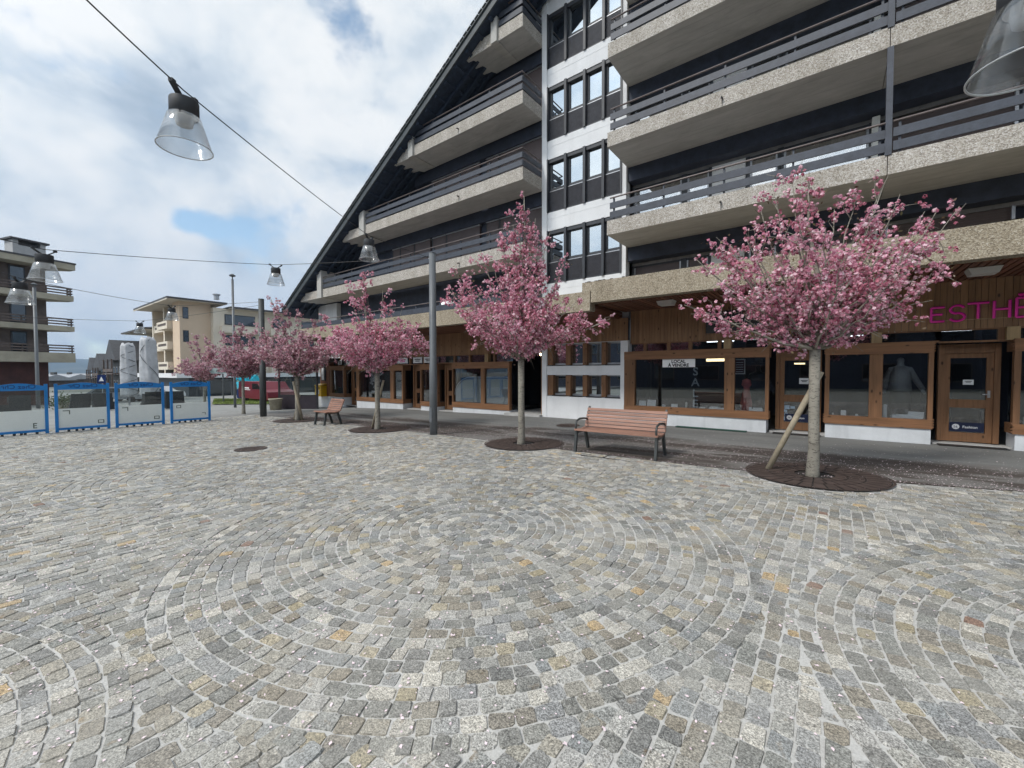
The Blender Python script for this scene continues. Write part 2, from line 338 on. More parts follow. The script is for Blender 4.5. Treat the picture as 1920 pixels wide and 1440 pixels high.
def stones():
    out = []   # cx, cy, angle of tangent, half along, half across
    def ok(x, y):
        if y > kerb(x)-.04 or x < -20.45 or x > 4.6 or y < -2.2: return False
        for gx, gy, r in GRATES:
            if (x-gx)**2+(y-gy)**2 < (r+.035)**2: return False
        return True
    for cx, cy, R in CIRC:
        r = .0; ph = rng.uniform(0, 6)
        while r < R:
            w = .099 if r > .2 else .085
            if r == 0: out.append((cx, cy, 0, .05, .05)); r = .058; continue
            rm = r+w/2; a = ph+rng.uniform(0, 6); end = a+2*PI; n = 0
            tot = 2*PI*rm; k = max(5, int(round(tot/.108))); ls = rng.uniform(.7, 1.4, k); ls *= tot/ls.sum()
            for l in ls:
                da = l/rm; am = a+da/2; x = cx+rm*math.cos(am); y = cy+rm*math.sin(am)
                if ok(x, y): out.append((x, y, am+PI/2, l/2, w/2))
                a += da
            r += w
    x = -20.45
    def incirc(x, y): return any((x-cx)**2+(y-cy)**2 < (R+.045)**2 for cx, cy, R in CIRC)
    # between the circles: courses that run away from the viewer; along the kerb they turn and follow the edge
    while x < 4.6:
        y = -2.2+rng.uniform(0, .1)
        while y < 6.15:
            l = rng.uniform(.08, .15)
            yy = y+l/2
            if ok(x, yy) and not incirc(x, yy): out.append((x+.012*math.sin(yy*1.3+x), yy, PI/2, l/2, .0495))
            y += l
        x += .099
    row = 0
    while row < 44:
        x = -20.4+rng.uniform(0, .1)
        while x < 4.6:
            l = rng.uniform(.08, .15); y = 6.2+row*.099+.03*math.sin(x*.9)
            if ok(x+l/2, y): out.append((x+l/2, y, 0, l/2, .0495))
            x += l
        row += 1
    # wedge-shaped leftovers along the circles get small setts
    cell = {}
    for q in out: cell.setdefault((int(q[0]//.15), int(q[1]//.15)), []).append((*q, math.cos(q[2]), math.sin(q[2])))
    for thr in (.040, .030, .021):
        for gx in np.arange(-10.5, 4.6, .022):
            for gy in np.arange(-.6, 6.3, .022):
                x, y = gx+rng.uniform(-.008, .008), gy+rng.uniform(-.008, .008)
                edge = min((abs(math.hypot(x-cx, y-cy)-R), cx, cy) for cx, cy, R in CIRC)
                if edge[0] > .24 and abs(y-6.17) > .12 or not ok(x, y): continue
                i, j = int(x//.15), int(y//.15); d = .05
                for u in (-1, 0, 1):
                    for v in (-1, 0, 1):
                        for q in cell.get((i+u, j+v), ()):
                            c_, s_ = q[5], q[6]; dx, dy = x-q[0], y-q[1]
                            e = max(abs(dx*c_+dy*s_)-q[3], abs(dy*c_-dx*s_)-q[4])
                            if e < d: d = e
                        if d < thr: break
                    if d < thr: break
                if d >= thr:
                    h = min(.05, d+.004); an = math.atan2(y-edge[2], x-edge[1])+PI/2; q = (x, y, an, h, h, math.cos(an), math.sin(an)); out.append(q[:5]); cell.setdefault((i, j), []).append(q)
    return out
TREES = [(-.20, 7.80), (-5.70, 7.78), (-11.04, 7.6), (-16.13, 7.58), (-21.41, 7.63)]
GRATES = [(x+.02, y+.08, .93) for x, y in TREES[:4]]
MANH = (-10.49, 3.87, .34); GRATES.append(MANH)
st = np.array(stones()); n = len(st)
kc = .32
base = np.array([(1,-1+kc),(1,1-kc),(1-kc,1),(-1+kc,1),(-1,1-kc),(-1,-1+kc),(-1+kc,-1),(1-kc,-1)])
hx = np.maximum(.02, st[:,3]-.0020); hy = np.maximum(.02, st[:,4]-.0040)
k2 = np.minimum(hx, hy)*rng.uniform(.12, .38, n)
P = np.zeros((n, 8, 2))
sg = np.sign(base)
for i in range(8):
    if i in (0,1,4,5): P[:,i,0] = sg[i,0]*hx; P[:,i,1] = sg[i,1]*(hy-k2)
    else: P[:,i,0] = sg[i,0]*(hx-k2); P[:,i,1] = sg[i,1]*hy
P += rng.normal(0, .0036, P.shape)
ca, sa = np.cos(st[:,2])[:,None], np.sin(st[:,2])[:,None]
def place(Q): return np.stack([st[:,0:1]+Q[...,0]*ca-Q[...,1]*sa, st[:,1:2]+Q[...,0]*sa+Q[...,1]*ca], -1)
zc = np.array([zg(a, b) for a, b in st[:,:2]]); hgt = rng.normal(.0, .0024, n); tl = rng.normal(0, .034, (n, 2))
top = P*.925; topz = zc[:,None]+hgt[:,None]+top[...,0]*tl[:,0:1]+top[...,1]*tl[:,1:2]
V = np.concatenate([np.concatenate([place(top), topz[...,None]], -1), np.concatenate([place(P), (topz-.011)[...,None]], -1)], 1).reshape(-1, 3)
FC = []
for i in range(n):
    o = i*16; FC.append(tuple(o+k for k in range(8)))
    FC += [(o+8+k, o+8+(k+1) % 8, o+(k+1) % 8, o+k) for k in range(8)]
me = bpy.data.meshes.new('cobblestone_paving')
nb = len(V); mort = []; mf = []
NX, NY = 60, 24
for i in range(NX+1):
    x = -20.5+25.2*i/NX; b = kerb(x)
    for j in range(NY+1):
        y = -2.3+(b+2.3)*j/NY; mort.append((x, y, zg(x, y)-.0075))
mf = [(nb+i*(NY+1)+j, nb+(i+1)*(NY+1)+j, nb+(i+1)*(NY+1)+j+1, nb+i*(NY+1)+j+1) for i in range(NX) for j in range(NY)]
me.from_pydata(np.concatenate([V, np.array(mort)]).tolist(), [], FC+mf)
for m_ in cobble_mats(): me.materials.append(m_)
me.polygons.foreach_set('material_index', [0]*len(FC)+[1]*len(mf)); me.update()
cob = bpy.data.objects.new('cobblestone_paving', me); COL.objects.link(cob); cob['kind'] = 'structure'

# petals blown over the square
M['petal'] = plain('fallen_petal', (.78,.64,.67), .7, var=.1)
pm = MB(); vs = []; fs = []
def petal(x, y):
    s = rng.uniform(.0035, .0085); a = rng.uniform(0, 6.28); z = zg(x, y)+.006
    c, d = math.cos(a)*s, math.sin(a)*s; t = rng.uniform(-.4, .4, 4)*s; o = len(vs)
    vs.extend([(x+c*1.9, y+d*1.4, z+t[0]), (x-d, y+c, z+t[1]), (x-c*1.2, y-d*1.2, z+t[2]), (x+d, y-c, z+t[3])]); fs.append((o, o+1, o+2, o+3))
for _ in range(3600): petal(rng.uniform(-8, 4), min(7.6, abs(rng.normal(0, 3.4))))
for _ in range(2500): petal(rng.uniform(-20, -4), rng.uniform(-1, 7.6))
for tx, ty in TREES[:4]:
    for _ in range(900): petal(tx+rng.normal(0, 1.9), min(12, max(kerb(tx)-.3, ty+.9+abs(rng.normal(0, 1.0))-.4)))
for _ in range(3000): petal(rng.uniform(-9, 4), rng.uniform(8.1, 10.2))
for _ in range(1600):
    x = rng.uniform(-14, 3.5); petal(x, kerb(x)+abs(rng.normal(0, .10)))
for tx, ty in TREES[:4]:
    for _ in range(260): a = rng.uniform(0, 6.28); r_ = .93+rng.normal(0, .07); petal(tx+r_*math.cos(a), ty+.08+r_*math.sin(a))
for _ in range(500): petal(rng.uniform(-9, 4), rng.uniform(10.2, 12.3))
pm.add(vs, fs); tag(pm.build('fallen_petals', M['petal']), 'white blossom petals scattered over the cobbles and asphalt', 'petals', kind='stuff')
# ------------------------------------------------------------------ main building
YT = 12.65
A = thing('apartment_building', 'large alpine apartment block with steep dark gable roof, concrete balconies and wood-clad shops below', 'building', (-5, YT, 0))
def roofz(x): return 14.29+.5774*(x+9.36) if x < 2 else 14.29+.5774*(11.36)-.5774*(x-2)
AX = 22.0            # right-hand end of the building (outside the frame)
XL = -22.3
def part(mb, name, m, parent=None, smooth=False): return mb.build(name, m, parent or A, smooth)
# roof: two slopes, verge in front of the balconies
rf = MB(); ye = 11.15
for xa, xb in ((-25.15, 2), (2, 29.1)):
    za, zb = roofz(xa), roofz(xb)
    rf.add([(xa,ye,za),(xb,ye,zb),(xb,26,zb),(xa,26,za)], [(0,1,2,3)], 0)
    rf.add([(xa,ye,za-.34),(xb,ye,zb-.34),(xb,26,zb-.34),(xa,26,za-.34)], [(0,3,2,1)], 1)
    rf.add([(xa,ye,za),(xb,ye,zb),(xb,ye,zb-.34),(xa,ye,za-.34)], [(0,3,2,1)], 2)
rf.add([(-25.15,ye,roofz(-25.15)),(-25.15,26,roofz(-25.15)),(-25.15,26,roofz(-25.15)-.34),(-25.15,ye,roofz(-25.15)-.34)], [(0,1,2,3)], 2)
roof = part(rf, 'roof', [M['roof'], M['roofu'], M['verge']])
vb = MB()   # verge board and slate edge over it
dirx = np.array([1, 0, .5774]); dirx /= np.linalg.norm(dirx); upn = np.array([-.5, 0, .866])
def slope(mb, x0, x1, off, h, y0, y1, mi=0):
    p = np.array([(x0+x1)/2, (y0+y1)/2, roofz((x0+x1)/2)])+upn*off
    mb.obox(p, dirx, (0,1,0), upn, (x1-x0)/2/.866, (y1-y0)/2, h/2, mi)
slope(vb, -25.2, 2, -.17, .24, ye-.05, ye-.004)
slope(vb, -25.25, 2, -.02, .05, ye-.10, ye+.02)
part(vb, 'verge_board', M['verge'], roof)
sl = MB()   # slate ends
for i in range(150):
    x = -25.2+i*.18
    slope(sl, x, x+.165, .035+.012*(i % 2), .03, ye-.13, ye+.3)
part(sl, 'slate_edge', M['roof'], roof)
rt = MB()   # rafters under the roof running down the slope
for y in (11.75, 12.15, 12.5): slope(rt, -24.9, 1.9, -.36, .2, y-.05, y+.05)
for i in range(48): 
    x = -24.6+i*.55; slope(rt, x, x+.1, -.335, .08, 11.2, 12.64)
part(rt, 'rafter', M['roofu'], roof)

# walls behind the balconies, following the roof line
wl = MB()
def wallpoly(x0, x1, z0, y, th=.25, top=None):
    xs = [x0, x1] if not (x0 < 2 < x1) else [x0, 2, x1]
    poly = [(x0, y, z0), (x1, y, z0)]+[(x, y, roofz(x)-.35) for x in reversed(xs)]
    return poly
wl.prism(wallpoly(-24.2, -8.3, 3.3, 12.95), (0, .25, 0))
part(wl, 'recessed_wall', M['darkwall'])
w2 = MB(); w2.prism(wallpoly(-5.2, 24.0, 3.5, 13.32), (0, .25, 0)); part(w2, 'recessed_wall', M['darkwall'])
# tower with stacked windows
tw = MB()
tw.prism([(-8.3, 12.6, -.6), (-8.1, 12.6, -.6), (-8.1, 12.6, roofz(-8.1)-.36), (-8.3, 12.6, roofz(-8.3)-.36)], (0, .4, 0))
tw.prism([(-8.62, 12.7, 13.9), (-8.3, 12.7, 13.2), (-8.3, 12.7, roofz(-8.3)-.36), (-8.62, 12.7, roofz(-8.62)-.36)], (0, .2, 0))
for k in range(5):
    b = 4.09+2.5*k
    tw.box(-8.1, -5.19, YT, 13.3, b, b+.40); tw.box(-8.1, -5.19, YT+.006, 13.3, b+.40, b+.415); tw.box(-8.1, -5.19, YT, 13.3, b+.415, b+.64)
    if k < 4: tw.box(-5.33, -5.19, YT+.01, 13.33, b+.64, b+2.5)
tw.prism(wallpoly(-8.1, -5.19, 2.6, 12.95), (0, .35, 0))
part(tw, 'stair_tower_wall', M['white'])
MX = [-8.1, -7.36, -6.64, -5.96, -5.33]
for k in range(4):
    z0 = 4.73+2.5*k; z1 = z0+1.86; zs = z0+.76
    for i in range(4):
        xa, xb = MX[i], MX[i+1]
        fr = MB()
        fr.box(xa-.045 if i else xa, xa+.045, YT-.05, YT+.2, z0, z1); 
        if i == 3: fr.box(xb-.05, xb, YT-.03, YT+.2, z0, z1)
        fr.box(xa+.045, xb-.045, YT+.02, YT+.2, z1-.12, z1); fr.box(xa+.045, xb-.045, YT+.09, YT+.2, zs, zs+.10)
        fr.box(xa+.045, xa+.11, YT+.09, YT+.2, zs+.1, z1-.12); fr.box(xb-.11, xb-.045, YT+.09, YT+.2, zs+.1, z1-.12)
        fr.box(xa+.045, xb-.045, YT+.02, YT+.2, z0-.001, z0+.05)
        w = part(fr, 'window', M['darkframe'])
        pn = MB(); pn.box(xa+.11, xb-.11, YT+.13, YT+.14, zs+.1, z1-.12); part(pn, 'pane', M['mirror'], w)
        si = MB(); si.box(xa+.045, xb-.045, YT+.055, YT+.16, zs-.022, zs); part(si, 'sill', M['alu'], w)
        sp = MB()
        for q in range(7): sp.obox(((xa+xb)/2, YT+.07, z0+.05+.098*(q+.5)), (1,0,0), (0,1,.22), (0,-.22,1), (xb-xa)/2-.045, .012, .046)
        sp.box(xa+.045, xb-.045, YT+.09, YT+.2, z0+.05, zs-.02); part(sp, 'spandrel', M['slat'], w)

# balconies ----------------------------------------------------------------
def rail(parent, x0, x1, y, zt, posts, ret=None):
    r = MB()
    r.tube([(x0, y, zt+.635), (x1, y, zt+.635)], .022, 8, 1)
    for za, zb in ((.06, .24), (.33, .50)): r.box(x0, x1, y-.02, y+.015, zt+za, zt+zb)
    for x in posts: r.box(x-.02, x+.02, y+.016, y+.07, zt-.02, zt+.62)
    if ret is not None:
        xr, ya, yb = ret
        r.tube([(xr, ya, zt+.635), (xr, yb, zt+.635)], .022, 8, 1)
        for za, zb in ((.06, .24), (.33, .50)): r.box(xr-.015, xr+.02, ya, yb, zt+za, zt+zb)
        r.box(xr-.05, xr-.016, yb-.3, yb-.26, zt-.02, zt+.62)
    return part(r, 'railing', [M['dark'], M['pipe']], parent)
def slab(poly, z0, h):
    """plan polygon extruded: aggregate on the edges, smooth concrete underneath"""
    m = MB(); m.prism([(x, y, z0) for x, y in poly], (0, 0, h), 0, 1); return part(m, 'balcony', [M['agg'], M['conc']])
LB = [(5.55, -24.0, (-21.78,-21.36)), (8.06, -19.5, (-17.80,-17.42)), (10.57, -15.2, (-14.17,-13.88)), (13.08, -10.95, (-9.62,-9.36))]
for z0, xe, (fa, fb) in LB:
    fh = {5.55: 1.4, 8.06: 1.08, 10.57: .80, 13.08: .80}[z0]
    h = .42; yf = 11.45
    dx = .28/.5774
    # plan: front edge, right side, back, then a toothed left end that meets the roof boarding
    teeth = [(xe+.55, 12.64), (xe+.45, 12.45), (xe+.12, 12.4), (xe+.08, 12.25), (xe+.42, 12.18), (xe+.38, 12.02), (xe+.06, 11.97), (xe+.03, 11.82), (xe+.33, 11.74), (xe+.30, 11.6), (xe, 11.56), (xe, yf)]
    pl = [(-8.31, yf), (-8.31, 12.64)]+teeth
    m = MB(); n = len(pl)
    bot = [(x, y, z0) for x, y in pl]; tp = [(x+(h/.5774 if x < xe+.6 else 0), y, z0+h) for x, y in pl]
    pl2 = bot+tp
    m.add(pl2, [tuple(range(n))[::-1]], 1); m.add(pl2, [tuple(range(n, 2*n))]+[(i, (i+1) % n, n+(i+1) % n, n+i) for i in range(n)], 0)
    o = part(m, 'balcony', [M['agg'], M['conc']])
    fn = MB(); fn.prism([(fa, 11.36, z0-.03), (fb, 11.36, z0-.03), (fb, 11.36, min(z0+fh, roofz(fb)-.36)), (fa, 11.36, min(z0+fh, roofz(fa)-.36))], (0, 1.25, 0)); part(fn, 'concrete_fin', M['fin'], o)
    xs = []; x = -9.8
    while x > fb+.3: xs.append(x); x -= 1.48
    rail(o, fb+.02, -8.34, yf+.02, z0+h, xs, (-8.34, yf+.02, 12.6))
    dr = MB(); dr.tube([(-11.3, yf+.05, z0+.2), (-11.3, yf-.1, z0+.17)], .022, 8); part(dr, 'drain_spout', M['black'], o)
    st_ = MB(); st_.box(-11.31, -11.29, yf-.0025, yf+.01, z0+.01, z0+.16); part(st_, 'drain_stain', M['black'], o)
    # shutters and doors in the recess
    zl = z0+h-.30
    lo, hi = z0+.2, z0+2.05
    seg = {5.55: [(-17.2,-16.7),(-16.6,-15.65),(-15.55,-14.5),(-14.3,-13.5),(-13.4,-11.5),(-11.1,-10.5),(-10.4,-8.36)]}.get(z0, [(-15.6,-14.5),(-14.3,-13.5),(-13.4,-11.5),(-11.1,-10.5),(-10.4,-8.36)])
    for a, b in seg:
        if roofz(a)-.6 < hi or a < xe+1.2: continue
        f = MB(); f.box(a, b, 12.84, 12.96, lo, hi-.02); f.box(a-.03, b+.03, 12.80, 12.96, hi-.02, hi+.05, 1)
        f.box(a-.05, a, 12.82, 12.96, lo, hi-.021, 2)
        part(f, 'roller_shutter', [M['shutter'], M['alu'], M['darkframe']])
dlt = MB()
for z0, xe, _ in LB:
    if z0 < 13: dlt.box(max(xe+4.1, -18.5), -8.31, 12.72, 12.96, z0+2.07, z0+2.5)
part(dlt, 'lintel_band', M['darkwall'])
# right-hand balconies
RB = [5.52, 8.01, 10.5, 12.99]
M['balglass'] = glass_clear('balcony_glass', .46, (.85,.87,.88), fres=.75); M['curtain'] = plain('pale_curtain', (.46,.44,.41), .9); M['panelwhite'] = plain('white_wall_panel', (.86,.86,.85), .8, var=.04)
M['headgrey'] = plain('grey_window_head', (.24,.24,.25), .5)
WIN = [(-5.12,-3.66,1),(-3.50,-2.90,1),(-1.86,-1.22,1),(-1.08,.62,1)]
for k, z0 in enumerate(RB):
    h = .40; yf = 11.25
    o = slab([(-5.18, yf), (.815, yf), (.815, 13.3), (-5.18, 13.3), (-5.18, 12.66)], z0, h)
    rail(o, -5.10, .78, yf+.03, z0+h, [-5.0, -3.6, -2.15, -.75, .7])
    dr = MB(); dr.tube([(-2.2, yf+.05, z0+.21), (-2.2, yf-.09, z0+.18)], .022, 8); part(dr, 'drain_spout', M['black'], o)
    sm = MB(); sm.box(-2.208, -2.192, yf-.0025, yf+.01, z0+.01, z0+.18); part(sm, 'drain_stain', M['black'], o)
    o2 = slab([(.828, yf), (12.0, yf), (12.0, 13.3), (.828, 13.3)], z0, h)
    rail(o2, .90, 12.0, yf+.03, z0+h, [1.0, 2.6, 3.1, 4.6, 6.1, 7.6, 9.1, 10.6])
    po = MB(); po.box(.78, .88, yf-.02, yf+.10, z0+h-.02, z0+2.49); part(po, 'post', M['dark'], o2)
for k in range(4):
    zb = 3.4 if k == 0 else RB[k-1]+.4; zt = RB[k]-.43; 
    lb = MB(); lb.box(-5.18, 12.0, 12.78, 13.32, zt, RB[k]-.004); part(lb, 'lintel_band', M['darkwall'])
    hd = MB(); hd.box(-5.18, 12.0, 13.18, 13.32, zt-.09, zt-.004); part(hd, 'window_head', M['headgrey'])
    wp = MB(); wp.box(-2.83, -1.97, 13.18, 13.32, zb, zt-.091); part(wp, 'white_wall_panel', M['panelwhite'])
    ed = MB(); ed.box(.66, .80, 12.9, 13.32, zb, zt-.091); part(ed, 'partition', M['opal'])
    for a, b, _ in WIN:
        fr = MB(); c = zt-.091
        fr.box(a-.08, a, 13.16, 13.32, zb, c); fr.box(b, b+.08, 13.16, 13.32, zb, c); fr.box(a, b, 13.2, 13.32, c-.06, c)
        fr.box(a, a+.045, 13.19, 13.3, zb, c-.06, 1); fr.box(b-.045, b, 13.19, 13.3, zb, c-.06, 1)
        w = part(fr, 'balcony_window', [M['darkframe'], M['alu']])
        if k == 0:
            sh = MB(); sh.box(a+.03, b-.03, 13.22, 13.25, zb, c-.06); part(sh, 'roller_shutter', M['shutter'], w)
        else:
            pn = MB(); pn.box(a+.03, b-.03, 13.25, 13.26, zb, c-.06); part(pn, 'pane', M['balglass'], w)
            cu = MB(); n_ = int((b-a)/.028); vs = []
            for q in range(n_+1):
                x = a+.03+(b-a-.06)*q/n_; y = 13.292+.014*math.sin(q*1.9+k)+.006*math.sin(q*.7)
                vs += [(x, y, zb), (x, y, c-.06)]
            fs = [(2*q, 2*q+2, 2*q+3, 2*q+1) for q in range(n_) if not (.42 < q/n_ < .58 and b-a > 1)]
            cu.add(vs, fs); part(cu, 'curtain', M['curtain'], w)
    for a, b in ((1.0, 2.9), (3.15, 4.9), (5.1, 8)):
        fr = MB(); c = zt-.091
        for q in range(int((c-zb)/.055)): fr.obox(((a+b)/2, 13.24, zb+.055*(q+.5)), (1,0,0), (0,1,.3), (0,-.3,1), (b-a)/2, .008, .026)
        fr.box(a-.05, a, 13.16, 13.3, zb, c, 1); fr.box(b, b+.05, 13.16, 13.3, zb, c, 1)
        part(fr, 'roller_shutter', [M['shutter'], M['alu']])
# terrace slabs over the shops
ts = MB(); ts.prism([(-5.6, 10.55, 3.84), (-5.33, 10.55, 3.84), (-5.33, 10.55, 3.52), (16, 10.55, 3.52), (16, 10.55, 4.09), (-5.6, 10.55, 4.09)], (0, .32, 0))
ts.box(-5.6, 16, 10.87, 13.3, 3.84, 4.02)
t1 = part(ts, 'terrace_slab', [M['agg2'], M['conc']])
tr = MB(); rr = random.Random(4)
for i in range(70):
    x = -5.5+rr.random()*9; s = rr.uniform(.015, .05); tr.obox((x, 10.6, 4.095), (1,0,0), (0,1,0), (0,0,1), s, .04, .008+rr.random()*.012)
tag(part(tr, 'moss', plain('dark_moss', (.035,.035,.03), .95), t1), kind='stuff')
t2m = MB(); t2m.box(XL, -5.36, 10.55, 10.87, 3.30, 3.84); t2m.box(XL, -5.36, 10.87, 12.95, 3.56, 3.80)
t2 = part(t2m, 'terrace_slab', [M['agg2'], M['conc']])
r2 = MB(); r2.box(-21.9, -8.5, 10.6, 10.64, 3.86, 4.06); r2.tube([(-21.9, 10.62, 4.2), (-8.5, 10.62, 4.2)], .02, 8, 1)
for i in range(10): r2.box(-21.0+i*1.35, -20.95+i*1.35, 10.645, 10.69, 3.8, 4.2)
part(r2, 'railing', [M['dark'], M['pipe']], t2)
# soffit boards over the pavement, running back to the shopfronts
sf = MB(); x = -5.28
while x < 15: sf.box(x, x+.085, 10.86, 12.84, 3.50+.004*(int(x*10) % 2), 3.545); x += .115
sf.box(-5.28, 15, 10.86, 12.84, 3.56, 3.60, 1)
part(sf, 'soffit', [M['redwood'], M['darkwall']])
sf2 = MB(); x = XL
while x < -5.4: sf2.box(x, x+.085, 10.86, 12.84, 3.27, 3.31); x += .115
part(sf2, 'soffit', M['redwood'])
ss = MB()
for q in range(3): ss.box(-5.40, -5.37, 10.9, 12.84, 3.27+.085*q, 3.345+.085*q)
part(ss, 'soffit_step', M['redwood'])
for x in (-3.55, -.9, 2.2):
    sl_ = MB(); sl_.prism([(x-.17, 11.3, 3.38), (x+.17, 11.3, 3.38), (x+.22, 11.3, 3.495), (x-.22, 11.3, 3.495)], (0, .32, 0)); part(sl_, 'soffit_lamp', M['opal'])
# fascia: vertical larch boards
def boards(x0, x1, z0, z1, y, name='cladding'):
    m = MB(); x = x0; rr = random.Random(int(x0*10))
    while x < x1-.01:
        w = min(rr.choice((.085, .10, .115)), x1-x); m.box(x+.003, x+w-.003, y+rr.random()*.003, y+.03, z0, z1); x += w
    m.box(x0, x1, y+.022, y+.15, z0+.01, z1, 1); return part(m, name, [M['board'], M['darkwall']])
boards(-5.08, 15, 2.49, 3.505, 12.80)
boards(-8.62, -5.08, 2.58, 3.29, 12.60)
boards(XL+.2, -8.62, 2.33, 3.28, 12.80)
bl = MB(); bl.box(-8.62, -8.5, 12.58, 12.8, 2.30, 2.9); part(bl, 'fascia_post', M['stile'])
bl = MB(); bl.box(-11.02, -10.9, 12.76, 12.83, 2.33, 3.27); part(bl, 'fascia_post', M['stile'])

# ground floor shopfronts ---------------------------------------------------
def bay(x0, x1, z0, z1, mids, bt=.25, bb=.20, st0=.34, st1=.08, glass='shop', yf=12.6, depth=.5, corner0=False, corner1=True):
    f = MB()
    f.box(x0, x1, yf, yf+.16, z1-bt, z1); f.box(x0, x1, yf, yf+.16, z0, z0+bb)
    f.box(x0, x0+st0, yf+.012, yf+.15, z0+bb+.001, z1-bt-.001, 1); f.box(x1-st1, x1, yf+.012, yf+.15, z0+bb+.001, z1-bt-.001, 1)
    for a, b in mids: f.box(a, b, yf+.02, yf+.15, z0+bb+.001, z1-bt-.001, 1)
    for flag, xc, s in ((corner0, x0, -1), (corner1, x1, 1)):
        if flag:   # finger joints and the return to the door
            for q in range(4):
                for zz in (z0+.03, z1-bt+.03): f.box(xc, xc+s*.022, yf+.005, yf+.15, zz+q*bt/4.6, zz+q*bt/4.6+.026)
            f.box(xc-s*.10, xc, yf+.165, yf+depth, z1-bt, z1, 1); f.box(xc-s*.10, xc, yf+.165, yf+depth, z0, z0+bb, 1)
    w = part(f, 'shop_window', [M['beam'], M['stile']])
    xs = [x0+st0]+[v for ab in mids for v in ab]+[x1-st1]
    for i in range(0, len(xs), 2):
        p = MB(); p.box(xs[i], xs[i+1], yf+.09, yf+.10, z0+bb, z1-bt); part(p, 'pane', M[glass], w)
    for flag, xc, s in ((corner0, x0, -1), (corner1, x1, 1)):
        if flag:
            p = MB(); p.box(xc-s*.05, xc-s*.04, yf+.16, yf+depth, z0+bb, z1-bt); part(p, 'pane', M['shop'], w)
    sh = MB(); sh.box(x0+.02, x1-.02, yf+.17, yf+.62, z0+bb-.06, z0+bb-.02); part(sh, 'display_shelf', M['floor'], w)
    return w
def plinth(x0, x1, z1, yf=12.63, yb=13.15, side=0.0):
    m = MB(); m.prism([(x0, yf, -.7), (x1, yf, -.7), (x1+side, yb, -.7), (x0-side, yb, -.7)], (0, 0, z1+.7)); return part(m, 'plinth', M['plinth'])
def clerestory(x0, x1, z0, z1, posts, blocks=(), y=12.86):
    f = MB(); f.box(x0, x1, y-.03, y+.08, z0-.02, z0+.02); f.box(x0, x1, y-.03, y+.08, z1-.03, z1)
    for p in posts: f.box(p-.05, p+.05, y-.028, y+.08, z0+.021, z1-.031)
    for p in blocks: f.box(p-.09, p+.09, y-.16, y+.05, z0+.001, z1-.004, 1)
    w = part(f, 'clerestory', [M['stile'], M['block']])
    es = [x0]+sorted(posts)+[x1]
    for a, b in zip(es, es[1:]):
        g_ = MB(); g_.box(a+.05, b-.05, y+.03, y+.04, z0+.02, z1-.03); part(g_, 'pane', M['shop'], w)
    return w
def door(x0, x1, z0, z1, y=13.15, mid=(.80,.98), handle_right=True, bot=.2):
    f = MB(); s = .1
    f.box(x0-.09, x0-.002, y-.05, y+.12, z0, z1+.2); f.box(x1+.002, x1+.09, y-.05, y+.12, z0, z1+.2); f.box(x0, x1, y-.03, y+.1, z1+.002, z1+.2)
    f.box(x0, x0+s, y, y+.06, z0, z1); f.box(x1-s, x1, y, y+.06, z0, z1); f.box(x0+s, x1-s, y, y+.06, z1-s, z1); f.box(x0+s, x1-s, y, y+.06, z0, z0+bot)
    f.box(x0+s-.02, x1-s+.02, y-.012, y+.05, mid[0], mid[1])
    d = part(f, 'shop_door', M['stile'])
    for a, b in ((z0+bot, mid[0]), (mid[1], z1-s)):
        p = MB(); p.box(x0+s, x1-s, y+.03, y+.04, a, b); part(p, 'pane', M['shop'], d)
    hx = x1-.06 if handle_right else x0+.06
    h = MB(); h.tube([(hx, y-.012, mid[1]+.12), (hx, y-.05, mid[1]+.12), (hx-.1 if handle_right else hx+.1, y-.05, mid[1]+.12)], .010, 8); h.box(hx-.02, hx+.02, y-.012, y, mid[1]+.05, mid[1]+.2); part(h, 'handle', M['alu'], d)
    s_ = MB(); s_.box(x0-.2, x1+.2, y-.35, y+.1, -.25, z0-.02); part(s_, 'door_step', M['conc'], d)
    return d
# right-hand shops
bay(-5.2, -1.28, .34, 2.22, [(-2.33,-2.08)]); plinth(-5.09, -1.33, .34, side=0)
bay(-.12, 1.75, .34, 2.24, [(.70,.93)], st0=.09, corner0=True); plinth(-.10, 1.73, .34)
bay(2.88, 7.4, .34, 2.24, [(5.0,5.25)], st0=.09, corner0=True); plinth(2.92, 7.4, .34)
door(-1.08, -.28, .06, 1.98); door(1.98, 2.72, .06, 1.98)
clerestory(-5.05, -1.22, 2.22, 2.49, [-4.62,-3.9,-3.28,-2.5,-1.3], [-2.28])
clerestory(-1.22, 1.85, 2.24, 2.49, [-.2], [.82])
clerestory(1.85, 7.4, 2.22, 2.49, [2.75], [2.88, 5.1])
